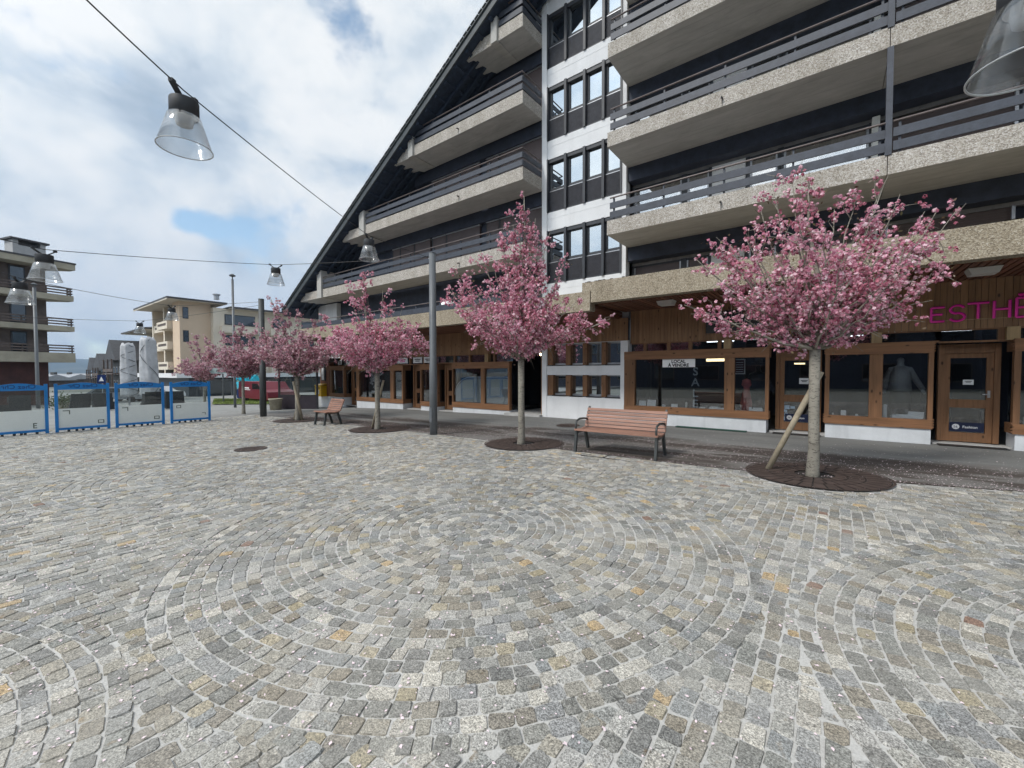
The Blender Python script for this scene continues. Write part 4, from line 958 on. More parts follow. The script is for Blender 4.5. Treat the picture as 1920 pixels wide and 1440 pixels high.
p_ = gr(494, 781); pole('dark grey cable pole half hidden in blossom behind the short bench', p_[0], p_[1], 4.95, .125, m='cast')
p_ = gr(441, 764); pole('slim grey lamp post with small flat head before the beige building', p_[0], p_[1], 7.35, .07, 'head')
p_ = gr(72, 766); pole('slim grey lamp post rising in front of the brown building on the left', p_[0], p_[1], 8.6, .11, 'plain2')
p_ = gr(419, 748)
def acrylic():
    m, nt, b, out = newmat('clear_acrylic'); nt.nodes.remove(b)
    t = N(nt, 'ShaderNodeBsdfTransparent'); t.inputs[0].default_value = (.93,.94,.945,1); g_ = N(nt, 'ShaderNodeBsdfGlossy', Roughness=.12); d = N(nt, 'ShaderNodeBsdfTranslucent'); d.inputs[0].default_value = (.7,.72,.74,1)
    lw = N(nt, 'ShaderNodeLayerWeight', Blend=.35); mr = N(nt, 'ShaderNodeMapRange'); mr.inputs[3].default_value = .02; mr.inputs[4].default_value = .45; L(nt, lw.outputs[1], mr.inputs[0])
    mx = N(nt, 'ShaderNodeMixShader'); L(nt, mr.outputs[0], mx.inputs[0]); L(nt, t.outputs[0], mx.inputs[1]); L(nt, g_.outputs[0], mx.inputs[2])
    m2 = N(nt, 'ShaderNodeMixShader'); m2.inputs[0].default_value = .035; L(nt, mx.outputs[0], m2.inputs[1]); L(nt, d.outputs[0], m2.inputs[2]); L(nt, m2.outputs[0], out.inputs[0]); return m
M['acryl'] = acrylic()
M['lampcap'] = plain('charcoal_lamp_cap', (.03,.032,.036), .6, .0, var=.1)
M['reflector'] = plain('white_reflector', (.65,.66,.68), .7, var=.05)
def lamp_proto(loc, label):
    x, y, z = loc; t = thing('hanging_lamp', label, 'street lamp', loc, 'lamps hung on cables over the square')
    k = MB(); k.lathe((x, y, z), [(.001,-.001),(.148,0),(.152,-.01),(.152,-.19),(.14,-.20),(.14,-.195),(.001,-.193)], 32); k.build('cap', M['lampcap'], t, True)
    for p in t.children[0].data.polygons: p.use_smooth = True
    rf_ = MB(); rf_.lathe((x, y, z), [(.105,-.197),(.125,-.201),(.125,-.206),(.10,-.207),(.085,-.30),(.001,-.302)], 32); rf_.build('reflector', M['reflector'], t, True)
    s = MB(); s.lathe((x, y, z), [(.165,-.195),(.172,-.20),(.282,-.58),(.277,-.58),(.168,-.206)], 40); s.build('shade', M['acryl'], t, True)
    r = MB(); r.lathe((x, y, z), [(.278,-.574),(.288,-.577),(.288,-.584),(.278,-.584)], 40, 0, close=True); r.build('rim', plain('pale_rim', (.45,.47,.49), .3, var=.05), t, True)
    b = MB()
    for sx in (-1, 1):
        b.obox((x+sx*.11, y, z+.055), (.80,0,sx*.6), (0,1,0), (-sx*.6,0,.80), .10, .03, .012); b.box(x+sx*.18-.03, x+sx*.18+.03, y-.025, y+.025, z+.10, z+.14)
    b.build('bracket', M['lampcap'], t); return t
LAMPS = [((345,189),4.3,'large clear lamp hanging in open sky at upper left'), ((692,450),10.4,'clear lamp hanging nearest the tall grey pole'), ((517,503),12.5,'clear lamp hanging against sky left of the gable eave'), ((83,478),8.07,'clear lamp hanging before the roof of the brown left building'), ((37,530),9.75,'clear lamp hanging low before the brown left building'),
         ((322,578),17.3,'small clear lamp hanging before the balconies of the beige building'), ((262,606),20.3,'smallest clear lamp hanging farthest away left of the beige building'), ((1938,-52),2.2,'clear lamp hanging close at the upper right corner before the balconies')]
LP = [at(*p, d) for p, d, _ in LAMPS]
CAB = [[at(150,-12,3.3), LP[0]+[0,0,.105], LP[1]+[0,0,.105], np.array([-8.79,7.74,4.73])],
       [np.array([-8.79,7.74,4.76]), LP[2]+[0,0,.105], LP[3]+[0,0,.105], at(-60,432,7.3)],
       [at(-60,490,9.2), LP[4]+[0,0,.105], LP[5]+[0,0,.105], at(488,566,17.7)],
       [at(-60,590,15), LP[6]+[0,0,.105], at(488,572,17.75)],
       [at(1828,-72,2.05), LP[7]+[0,0,.105], at(2080,70,2.6)]]
dirs = {0: (0,1), 1: (0,2), 2: (1,1), 3: (1,2), 4: (2,1), 5: (2,2), 6: (3,1), 7: (4,1)}
proto = None
for i, (p, d, lab) in enumerate(LAMPS):
    c, k = dirs[i]; v = np.array(CAB[c][k+1])-np.array(CAB[c][k-1]); az = math.atan2(v[1], v[0])
    if proto is None: proto = lamp_proto(tuple(LP[0]), lab); proto.rotation_euler = (0, 0, az); proto.scale = (.84,)*3; o = proto
    else: o = dup(proto, LP[i], az, lab, None, .84)
CLAB = ['steel cable running from upper left past the large lamp to the tall grey pole', 'steel cable running left from the tall grey pole across the sky', 'steel cable from the left edge past the beige building to the dark pole', 'lowest thin cable across the sky left of the beige building', 'short stretch of cable at the upper right corner']
for c, lab in zip(CAB, CLAB):
    pts = []
    for a, b in zip(c, c[1:]):
        a, b = np.array(a, float), np.array(b, float); n = 14; ln = np.linalg.norm(b-a)
        for q in range(n):
            s = q/n; p = a+(b-a)*s; p = p-np.array([0, 0, 4*s*(1-s)*ln*.006]); pts.append(p)
    pts.append(np.array(c[-1], float)); m = MB(); m.tube(pts, .007, 6)
    solo(m, 'lamp_cable', M['black'], lab, 'cable', pts[0], 'cables strung over the square', True)

# ------------------------------------------------------------------ windscreen panels of the terrace
M['frostwhite'] = plain('milky_panel', (.74,.78,.75), .35, var=.03)
M['panelglass'] = glass_clear('clear_screen_glass', .05)
PXL = [(395, 320, 787, 795), (309, 217, 796, 803), (207, 104, 803, 812), (92, -22, 812, 820.5)]
PLAB = ['rightmost blue framed windscreen panel at the end of the terrace row', 'second blue framed windscreen panel from the right', 'third blue framed windscreen panel from the right', 'leftmost blue framed windscreen panel cut by the picture edge']
XP = -19.3
for i, (pa, pb, ya_, yb_) in enumerate(PXL):
    v = ray(pa, ya_); y1 = C0[1]+v[1]*(XP/v[0]); v = ray(pb, yb_); y0_ = C0[1]+v[1]*(XP/v[0]); z = zg(XP)
    t = thing('windscreen_panel', PLAB[i], 'windscreen', (XP, (y0_+y1)/2, z), 'blue terrace windscreens'); H_ = 1.50; w = .075
    f = MB()
    for yy in (y0_+w/2, y1-w/2): f.box(XP-.03, XP+.03, yy-w/2, yy+w/2, z+.0, z+H_+.03)
    f.box(XP-.025, XP+.025, y0_+w, y1-w, z+.06, z+.13)
    n = 12; poly = [(XP-.03, y0_+w, z+1.34), (XP-.03, y1-w, z+1.34)]+[(XP-.03, y1-w-(y1-y0_-2*w)*q/n, z+1.47+.085*math.sin(PI*q/n)) for q in range(n+1)]
    f.prism(poly, (.06, 0, 0)); f.build('frame', M['blue'], t)
    g1 = MB(); g1.box(XP-.006, XP+.006, y0_+w, y1-w, z+.131, z+.735); g1.build('milky_pane', M['frostwhite'], t)
    g2 = MB(); g2.box(XP-.004, XP+.004, y0_+w, y1-w, z+.74, z+1.339); g2.build('clear_pane', M['panelglass'], t)
    tx = MB(); tx.text('Chez Chr', .17, (XP+.034, (y0_+y1)/2+.35, z+1.40), (0,-1,0), Z_, 0, .004); tx.build('lettering', M['blue2'], t)
    em = MB(); ya = y0_+.2; yb = y1-.25      # worn remains of the printed emblems
    def L_(yc, zc, s, kind):
        if kind == 0: em.box(XP+.007, XP+.010, yc-s, yc+s, zc+s*.7, zc+s); em.box(XP+.007, XP+.010, yc+s*.7, yc+s, zc-s*.6, zc+s*.69)
        elif kind == 1:
            em.box(XP+.007, XP+.010, yc-s, yc+s, zc-s, zc-s*.7); em.box(XP+.007, XP+.010, yc-s, yc-s*.7, zc-s*.69, zc+s*.5); em.box(XP+.007, XP+.010, yc+s*.7, yc+s, zc-s*.69, zc+s*.5); em.box(XP+.007, XP+.010, yc-s*.69, yc+s*.69, zc+s*.25, zc+s*.5)
        else: em.box(XP+.007, XP+.010, yc-s*.5, yc-s*.2, zc-s, zc+s); em.box(XP+.007, XP+.010, yc-.19*s, yc+s*.5, zc+s*.7, zc+s); em.box(XP+.007, XP+.010, yc-.19*s, yc+s*.4, zc-.15*s, zc+.15*s); em.box(XP+.007, XP+.010, yc-.19*s, yc+s*.5, zc-s, zc-.7*s)
    if i == 0: L_(y0_+.25, z+.62, .07, 1); L_(y1-.22, z+.28, .055, 0)
    elif i < 3: L_(y0_+.25, z+.60, .08, 0); L_(y1-.22, z+.28, .075, 1)
    else: L_(y1-.28, z+.26, .08, 2)
    em.build('emblem', plain('worn_print', (.10,.12,.10), .6), t)
    for q in range(5): k = MB(); yy = y0_+.2+(y1-y0_-.4)*(q+rng.uniform(.1, .9))/5; k.box(XP-.02, XP+.02, yy-.03, yy+.03, z+.0, z+.059); k.build('foot', M['black'], t)
# stacked dark terrace chairs behind the panels
M['rattan'] = plain('dark_woven_plastic', (.022,.026,.030), .55, var=.25, scale=20)
def armchair(t):
    x, y, z = t['_o']
    s = MB(); s.box(x-.30, x+.30, y-.34, y+.34, z+.10, z+.30); s.build('seat', M['rattan'], t)
    b = MB(); b.box(x+.302, x+.37, y-.42, y+.42, z+.06, z+.50); b.build('backrest', M['rattan'], t)
    for s_ in (-1, 1): a = MB(); a.box(x-.30, x+.30, y+s_*.345-(.0 if s_ > 0 else .08), y+s_*.345+(.08 if s_ > 0 else .0), z+.06, z+.38); a.build('armrest', M['rattan'], t)
    return t
SLAB = {0: 'at far left behind the blue screens', 1: 'behind the second screen from the left', 2: 'near the middle gap of the screens', 3: 'below the folded parasols', 4: 'showing at the left edge of the rightmost screen'}
ac = None; STK = [(8, 770, 1), (38, 767, 3), (150, 764, 3), (193, 762, 3), (285, 759, 3), (325, 757, 3)]
posn = ['cut by the left picture edge', 'behind the leftmost blue screen', 'behind the middle of the second blue screen', 'beside the post left of the folded parasols', 'under the second folded parasol', 'at the left edge of the rightmost blue screen']
for i, (px, py, nn) in enumerate(STK):
    d = 24.5; p = at(px, py, d); zz = zg(p[0], p[1])
    for k in range(nn):
        lab = f"dark woven armchair, {['bottom', 'middle', 'top'][k] if nn > 1 else 'standing alone'}{' of the stack' if nn > 1 else ''} {posn[i]}"
        loc = (p[0]+.03*k, p[1]+.04*math.sin(3*i+k), zz+.27*k)
        if ac is None: ac = thing('armchair', lab, 'armchair', loc, 'dark terrace armchairs stacked away'); armchair(ac)
        else: dup(ac, loc, .08*math.sin(5*i+k), lab)
# folded parasols
M['canvas'] = plain('grey_canvas_cover', (.46,.47,.49), .85, var=.2, scale=2.5, grain=30, bstr=.3)
for (px, pb, pt, d, w, lab) in ((243, 760, 645, 27, .80, 'folded grey parasol tied with crossing cords, left of the pair'), (281, 757, 634, 26, .88, 'folded grey parasol in a smooth cover, right of the pair')):
    b = at(px, pb, d); z = zg(b[0], b[1]); top = at(px, pt, d)[2]
    t = thing('folded_parasol', lab, 'parasol', (b[0], b[1], z)); h = top-z
    m = MB(); n = 16; rings = []
    for q in range(22):
        s = q/21; zz = z+.75+s*(h-.75); r = (w*.5)*(.86+.16*(1-s))*(1 if s < .97 else .80); ring = []
        for k in range(n*2):
            a = PI*k/n; rr_ = r*(1+.10*math.cos(5*a+s*2)+.05*math.sin(9*a+7*s)); ring.append((b[0]+rr_*math.cos(a)*.85, b[1]+rr_*math.sin(a), zz+(.08*math.cos(3*a) if q == 21 else 0)))
        rings.append(ring)
    vs = [p for r_ in rings for p in r_]; N2 = n*2
    m.add(vs, [(i*N2+k, i*N2+(k+1) % N2, (i+1)*N2+(k+1) % N2, (i+1)*N2+k) for i in range(21) for k in range(N2)]+[tuple(21*N2+k for k in range(N2)), tuple(range(N2))[::-1]]); m.build('cover', M['canvas'], t, True)
    m = MB(); m.tube([(b[0], b[1], z), (b[0], b[1], z+.9)], .05, 10); m.lathe((b[0], b[1], z), [(.45,0),(.45,.1),(.001,.12)], 16); m.build('pole', M['alu'], t)
    m = MB()
    pts = []
    for q in range(60):
        s = q/59; a = s*2*PI*(3.5 if px < 260 else 1.0)*( 1 ); r = (w*.5)*(.72+.30*(1-s))*1.16; pts.append((b[0]+r*math.cos(a)*.85, b[1]+r*math.sin(a), z+.8+s*(h-.9)))
    m.tube(pts, .018, 5); m.tube([(2*b[0]-x, y, zz) for x, y, zz in pts], .018, 5); m.build('cord', M['grey'], t)
# ------------------------------------------------------------------ blossom trees
def blossom_mat(name='pink_blossom', dusty=0.0):
    m, nt, b, out = newmat(name); isl = island(nt)
    tn = lambda r, g, bl: tuple((c*(1-dusty)+dusty*.62*(r+g+bl)/3*k) for c, k in ((r, 1.25), (g, .92), (bl, .95)))
    c = ramp(nt, isl, [(0, tn(.38,.11,.17)), (.15, tn(.58,.22,.32)), (.45, tn(.77,.39,.50)), (.75, tn(.87,.57,.65)), (.92, tn(.91,.73,.77)), (1, tn(.92,.82,.83))])
    pt = noise(nt, coords(nt), 2.6, 4, .6); c = mixc(nt, .8, c, ramp(nt, pt, [(.34, (.30,.27,.27)), (.66, (.68,.70,.70))]), 'OVERLAY')
    L(nt, c, b.inputs['Base Color']); b.inputs['Roughness'].default_value = .7; b.inputs['Specular IOR Level'].default_value = .2
    tr = N(nt, 'ShaderNodeBsdfTranslucent'); L(nt, c, tr.inputs[0]); mx = N(nt, 'ShaderNodeMixShader'); mx.inputs[0].default_value = .38
    L(nt, b.outputs[0], mx.inputs[1]); L(nt, tr.outputs[0], mx.inputs[2]); L(nt, mx.outputs[0], out.inputs[0]); return m
def leaf_mat():
    m, nt, b, out = newmat('bronze_leaf'); c = ramp(nt, island(nt), [(0, (.07,.04,.025)), (.5, (.12,.075,.035)), (1, (.14,.12,.045))])
    L(nt, c, b.inputs['Base Color']); b.inputs['Roughness'].default_value = .5; return m
def bark_mat():
    m, nt, b, out = newmat('cherry_bark'); n1 = noise(nt, coords(nt, (11, 11, 30)), 1.0, 5, .7, 1.5); n2 = noise(nt, coords(nt), 3, 4)
    c = ramp(nt, n2, [(.3, (.19,.175,.145)), (.7, (.33,.305,.255))]); c = mixc(nt, ramp(nt, n1, [(.53, (0,)*3), (.62, (.9,)*3)]), c, (.07,.057,.048))
    L(nt, c, b.inputs['Base Color']); b.inputs['Roughness'].default_value = .85; bump(nt, b, n1, .5, .006); return m
M['blossom'] = blossom_mat(); M['blossom2'] = blossom_mat('mauve_blossom', .45); M['leaf'] = leaf_mat(); M['bark'] = bark_mat()
M['stake'] = plain('pale_round_stake', (.34,.29,.21), .85, var=.25, scale=6)
Rh = np.array([math.cos(YAW), math.sin(YAW), 0]); Dh = np.array([-math.sin(YAW), math.cos(YAW), 0])
def make_tree(label, base, fork, top, r0, tips, nrand, spread, zlow, seed, dens, size, lean=(0, 0), leafy=.13, facets=4, cone=.3, vlow=.42, vl2=.10, bm='blossom'):
    """tips: (u, z) branch ends seen from the square (u to the right); the rest of the limbs fill the crown all round"""
    R = np.random.default_rng(seed); bx, by = base; bz = zg(bx, by); B = np.array([bx, by, bz])
    t = thing('blossom_tree', label, 'tree', (bx, by, bz), 'pink blossom trees along the pavement')
    tk = MB(); H = top
    ax = [B+np.array([0, 0, -.1]), B+np.array([.01, 0, .4]), B+np.array([lean[0]*.4, lean[1]*.4, fork*.6]), B+np.array([lean[0], lean[1], fork])]
    lead = ax[-1]
    ax.insert(1, B+np.array([0, 0, .10])); tk.tube(ax, [r0*1.45, r0*1.2, r0*1.02, r0*.95, r0*.98], 12)
    # leader
    ltop = B+Rh*tips[0][0]+np.array([0, 0, tips[0][1]])
    L0 = [lead, lead+(ltop-lead)*.35+R.normal(0, .04, 3), lead+(ltop-lead)*.7+R.normal(0, .05, 3), ltop]
    limbs = [(np.array(L0), r0*.75)]
    def limb(end, zs, rr):
        s = lead+np.array([0, 0, zs]); d = end-s; h = np.linalg.norm(d[:2])
        c = s+np.array([d[0]*.42, d[1]*.42, d[2]*.16+.05]) if d[2] > .3 else s+d*.5+np.array([0, 0, .15])
        n = 8; pts = []
        for q in range(n+1):
            u = q/n; p = s*(1-u)**2+c*2*u*(1-u)+end*u*u
            if 0 < q < n: p = p+R.normal(0, .022, 3)
            pts.append(p)
        limbs.append((np.array(pts), rr))
    for u, z in tips[1:]:
        # a limb whose silhouette ends where the photograph shows it, with depth of its own
        w = R.normal(.05, .05*spread); limb(B+Rh*u+Dh*w+np.array([0, 0, z]), max(0, R.uniform(-.1, .25*(z-fork))), r0*R.uniform(.28, .45))
    for i in range(nrand):
        a = i*2.39996+R.uniform(-.3, .3); rr = spread*math.sqrt(R.uniform(.12, 1.0))
        zmax = fork+(top-fork)*(1-cone*(rr/spread)**2)*.88; zmin = fork+.15+vlow*rr; z = R.uniform(zmin, max(zmin+.1, zmax))
        limb(B+np.array([rr*math.cos(a), rr*math.sin(a), z]), max(0, R.uniform(-.15, .35*(z-fork))), r0*R.uniform(.2, .36))
    pts_b = []; tw = []
    for li, (pts, rr) in enumerate(limbs):
        n = len(pts); tk.tube(pts, [max(.004, rr*(1-.85*q/(n-1))) for q in range(n)], 5)
        ln = sum(np.linalg.norm(pts[i+1]-pts[i]) for i in range(n-1))
        def along(u):
            f = u*(n-1); i = min(n-2, int(f)); return pts[i]+(pts[i+1]-pts[i])*(f-i)
        free = li <= len(tips)
        def clump(c, k, sg):
            for _ in range(k): pts_b.append((c+R.normal(0, sg, 3), free))
        for q in range(int(ln*7.5)):
            u = R.uniform(.10 if li else .3, 1.0)**.85
            clump(along(u)+R.normal(0, .05, 3), int(R.integers(2, 7)*dens*1.05), .034+.012*(1-u))
        for q in range(int(ln*5.0)):
            u = R.uniform(.2, .97); s = along(u); d = (pts[-1]-pts[0]); d = d/np.linalg.norm(d)*.6+R.normal(0, .6, 3)+np.array([0, 0, .08]); d /= np.linalg.norm(d)
            l = R.uniform(.2, .6)*(.5+.5*spread/2); e = s+d*l-np.array([0, 0, .06*l])
            tk.tube([s, (s+e)/2+R.normal(0, .02, 3)+np.array([0, 0, .03]), e], [.007, .005, .003], 3, cap=False)
            for k in range(int(l*10)):
                if R.random() < .78: clump(s+(e-s)*R.uniform(.2, 1.02)+R.normal(0, .02, 3), int(R.integers(2, 6)*dens), .036)
    tk.build('trunk', M['bark'], t, True)
    # blossoms: each pompom is a handful of small cupped petals
    fr = np.array([f for _, f in pts_b]); P = np.array([p for p, _ in pts_b]); rr_ = np.hypot(P[:,0]-B[0], P[:,1]-B[1]); P = P[P[:,2]-bz+.5*fr > fork-.02+vlow*np.minimum(rr_, 1.15)+vl2*np.maximum(0, rr_-1.15)+R.normal(0, .05, len(P))]; nb = len(P)
    pet = facets; tot = nb*pet
    nrm = R.normal(0, 1, (tot, 3)); nrm /= np.linalg.norm(nrm, axis=1)[:,None]; nrm[:,2] = np.where(R.random(tot) < .6, np.abs(nrm[:,2]), nrm[:,2])
    ref = R.normal(0, 1, (tot, 3)); ta = np.cross(nrm, ref); ta /= np.linalg.norm(ta, axis=1)[:,None]; tb_ = np.cross(nrm, ta)
    sz = size*R.uniform(.65, 1.25, tot)[:,None]; c = np.repeat(P, pet, 0)+nrm*size*.75
    cup = nrm*sz*.35
    V = np.stack([c+ta*sz+cup*R.uniform(-.3, 1, (tot, 1)), c+tb_*sz*.9+cup*R.uniform(-.3, 1, (tot, 1)), c-ta*sz*.95+cup*R.uniform(-.3, 1, (tot, 1)), c-tb_*sz+cup*R.uniform(-.3, 1, (tot, 1))], 1).reshape(-1, 3)
    F_ = [(4*i, 4*i+1, 4*i+2, 4*i+3) for i in range(tot)]
    # young bronze leaves between them
    nl = int(nb*leafy); idx = R.integers(0, nb, nl); lc = P[idx]+R.normal(0, .05, (nl, 3)); ld = R.normal(0, 1, (nl, 3)); ld[:,2] -= .2; ld /= np.linalg.norm(ld, axis=1)[:,None]
    lr = np.cross(ld, R.normal(0, 1, (nl, 3))); lr /= np.linalg.norm(lr, axis=1)[:,None]; ls = R.uniform(.035, .075, nl)[:,None]
    VL = np.stack([lc, lc+ld*ls*.5+lr*ls*.24, lc+ld*ls, lc+ld*ls*.5-lr*ls*.24], 1).reshape(-1, 3)
    o = len(V); FL = [(o+4*i, o+4*i+1, o+4*i+2, o+4*i+3) for i in range(nl)]
    me = bpy.data.meshes.new('crown'); me.from_pydata((np.concatenate([V, VL])-B).tolist(), [], F_+FL)
    me.materials.append(M[bm]); me.materials.append(M['leaf']); me.polygons.foreach_set('material_index', [0]*tot+[1]*nl); me.update()
    cr = bpy.data.objects.new('crown', me); COL.objects.link(cr); cr.parent = t; return t
def U(px, py, base):   # silhouette point -> (u, z) on the tree's own plane
    b = np.array([base[0], base[1], zg(*base)]); d = (b-C0)@DV; p = at(px, py, d); return ((p-b)@Rh, p[2]-b[2])
def tips_of(base, pts): return [U(px, py, base) for px, py in pts]
T1 = tips_of(TREES[0], [(1505,330),(1275,575),(1300,490),(1335,458),(1390,435),(1440,350),(1480,325),(1560,395),(1668,328),(1650,350),(1670,372),(1725,400),(1795,388),(1745,430),(1770,500),(1720,545),(1660,575),(1350,540),(1320,600),(1390,600),(1600,585),(1470,610),(1420,390),(1600,360)])
make_tree('largest pink blossom tree, at right, with a single stake leaning on its trunk', TREES[0], 1.93, 4.5, .072, T1, 30, 1.35, 2.05, 3, 1.2, .023, leafy=.25, facets=5, cone=.25, vlow=.66, vl2=.1)
T2 = tips_of(TREES[1], [(982,372),(962,425),(1003,415),(945,455),(1018,452),(925,490),(975,440),(900,470),(850,512),(845,548),(875,560),(1030,440),(1060,480),(1012,500),(1140,600),(1100,605),(1085,560),(940,440),(880,600),(1040,540),(915,530),(1000,430)])
make_tree('pink blossom tree with a tall central spire left of the long bench', TREES[1], 1.95, 5.0, .075, T2, 34, 1.5, 2.0, 5, 1.5, .025, leafy=.18, facets=4, cone=.5)
T3 = tips_of(TREES[2], [(685,512),(655,530),(610,590),(660,560),(720,545),(758,570),(735,565),(600,640),(800,640),(640,620),(780,610),(690,545)])
make_tree('pink blossom tree with one thin twig rising above it, left of the tall grey pole', TREES[2], 1.75, 3.9, .075, T3, 40, 1.65, 1.85, 8, 1.2, .029, leafy=.15, cone=.2)
T4 = tips_of(TREES[3], [(512,562),(480,600),(560,590),(600,620),(630,650),(540,580),(480,650),(590,600),(640,620),(520,600)])
make_tree('pink blossom tree with two crossed stakes beside the short bench', TREES[3], 1.65, 4.1, .08, T4, 40, 1.8, 1.75, 12, 1.1, .033, leafy=.2, cone=.25, bm='blossom2')
T5 = tips_of(TREES[4], [(455,608),(420,625),(410,660),(490,640),(440,612),(475,620),(418,690),(500,680)])
make_tree('darker pink blossom tree with slim trunk left of the dark cable pole', TREES[4], 1.65, 3.7, .065, T5, 34, 1.6, 1.75, 14, 1.0, .036, leafy=.45, cone=.2, bm='blossom2')
p6 = gr(384, 757); b6 = (p6[0], p6[1])
T6 = tips_of(b6, [(372,628),(340,668),(330,690),(400,645),(415,680),(355,640),(390,632)])
make_tree('pale pink blossom tree farthest away before the beige building', b6, 1.7, 4.0, .08, T6, 34, 1.8, 1.8, 17, .9, .046, leafy=.2, cone=.4, bm='blossom2')
# stakes leaning on the trunks
def stake(label, p0, p1, r=.035):
    m = MB(); m.tube([p0, p1], [r*1.05, r*.95], 12); return solo(m, 'tree_stake', M['stake'], label, 'stake', p0, 'round wooden tree stakes', True)
def stk(label, px0, py0, px1, py1, base, r=.035, extra=0):
    a = gr(px0, py0); b0 = np.array([base[0], base[1], zg(*base)]); d = (b0-C0)@DV
    stake(label, a-np.array([0, 0, .03]), at(px1, py1, d+extra), r)
stk('thick pale stake leaning against the nearest trunk', 1438, 880, 1540, 697, TREES[0], .042, .12)
stk('thin stake leaning left of the trunk by the tall grey pole', 697, 803, 719, 713, TREES[2], .035, .12)
stk('pale stake leaning to the left across the trunk beside the short bench', 567, 788, 550, 715, TREES[3], .05, -.12)
stk('dark thin stake leaning to the right behind the trunk beside the short bench', 551, 787, 562, 740, TREES[3], .035, .15)
# ------------------------------------------------------------------ background buildings
M['bconc'] = plain('ochre_concrete', (.36,.33,.26), .85, var=.2, scale=.7)
M['bwood'] = plain('weathered_brown_wood', (.11,.085,.075), .7, var=.35, scale=1.5)
M['redb'] = plain('dark_red_boards', (.075,.028,.024), .7, var=.3, scale=1.2)
M['peach'] = plain('peach_render', (.64,.50,.37), .85, var=.05, scale=.3)
M['cream'] = plain('cream_render', (.70,.63,.52), .85, var=.06, scale=.3)
M['roofedge'] = plain('dark_eaves', (.06,.06,.065), .6)
M['eave'] = plain('pale_eaves_soffit', (.55,.50,.42), .8, var=.05)
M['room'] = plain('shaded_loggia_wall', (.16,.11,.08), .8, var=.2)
M['pwin'] = glass_mirror('far_window_glass', .10, (.02,.02,.022))
M['greywood'] = plain('grey_timber', (.10,.10,.10), .8, var=.3, scale=1)
M['lightgrey'] = plain('light_grey_render', (.42,.42,.42), .85, var=.1)
M['bark_dark'] = plain('dark_steel', (.02,.02,.022), .5)
# brown balcony building at left: local frame e = away along the front, n = towards the square
d1 = DV+RV*(1250-960)/F; e = np.array([d1[0], d1[1], 0]); e /= np.linalg.norm(e); nrm_ = np.array([e[1], -e[0], 0])
O = at(142, 678, 39); O = np.array([O[0], O[1], 0.0])
t = thing('balcony_building', 'brown apartment block with deep ochre concrete balconies at the left edge', 'building', (O[0], O[1], -1.3))
def W(s, q, z): p = O+e*s+nrm_*q; return (p[0], p[1], z)
def lbox(m, s0, s1, q0, q1, z0, z1, mi=0):
    m.add([W(s0,q0,z0),W(s1,q0,z0),W(s1,q1,z0),W(s0,q1,z0),W(s0,q0,z1),W(s1,q0,z1),W(s1,q1,z1),W(s0,q1,z1)], [(0,3,2,1),(4,5,6,7),(0,1,5,4),(1,2,6,5),(2,3,7,6),(3,0,4,7)], mi)
for i, (z0, z1, mat_) in enumerate(((-1.4,2.6,'redb'),(3.2,5.5,'bwood'),(5.8,8.3,'bwood'),(8.6,11.2,'bwood'))):
    m = MB(); lbox(m, -30, -1.3, -10, -1.4, z0, z1); m.build('wall', M[mat_], t)
    if i:
        for s0, s1 in ((-3.6,-2.6),(-8.5,-4.6),(-14,-10)):
            m = MB(); lbox(m, s0, s1, -1.42, -1.35, z0+.2, z1-.25); w = m.build('window', M['darkframe'], t)
            m = MB(); lbox(m, s0+.1, s1-.1, -1.36, -1.33, z0+.3, z1-.35); m.build('pane', M['pwin'], w)
for z0, z1 in ((2.55, 3.42), (5.42, 5.88), (8.22, 8.72)):
    m = MB(); pl = [(-30,0),(-.0,0),(0,-.9),(-.9,-2.4),(-2.5,-2.4),(-2.5,-2.0),(-30,-2.0)]; n = len(pl)
    m.add([W(s,q,z0) for s,q in pl]+[W(s,q,z1) for s,q in pl], [tuple(range(n))[::-1], tuple(range(n,2*n))]+[(i,(i+1)%n,n+(i+1)%n,n+i) for i in range(n)])
    b = m.build('balcony', M['bconc'], t)
    m = MB()
    for zz in (.12, .36, .60): lbox(m, -30, -.05, -.12, -.05, z1+zz, z1+zz+.12); lbox(m, -.12, -.05, -.9, -.05, z1+zz, z1+zz+.12)
    for k in range(18): lbox(m, -.2-1.6*k, -.12-1.6*k, -.2, -.125, z1, z1+.7)
    m.build('railing', M['bwood'], b)
m = MB(); pl = [(-30,.2),(.1,.2),(.1,-.7),(-.9,-2.6),(-2.4,-11),(-30,-11)]; n = len(pl)
m.add([W(s,q,11.1) for s,q in pl]+[W(s,q,11.62) for s,q in pl], [tuple(range(n))[::-1], tuple(range(n,2*n))]+[(i,(i+1)%n,n+(i+1)%n,n+i) for i in range(n)])
r = m.build('roof', M['bconc'], t); m = MB(); lbox(m, -30, .15, -11, .25, 11.625, 11.76); m.build('roof_edge', M['roofedge'], r)
m = MB(); c0, c1, b0, b1 = -2.95, -.85, -3.7, -2.3
lbox(m, c0, c1, b0, b1, 11.7, 13.0)
for u0, u1 in ((c0, c0+.35), (c1-.35, c1)): lbox(m, u0, u1, b0, b1, 13.001, 13.45)
lbox(m, c0-.2, c1+.2, b0-.2, b1+.2, 13.451, 13.6, 1); lbox(m, c0+.36, c1-.36, b0+.3, b1-.3, 13.001, 13.3, 1); m.build('chimney', [M['lightgrey'], M['roofedge']], r)

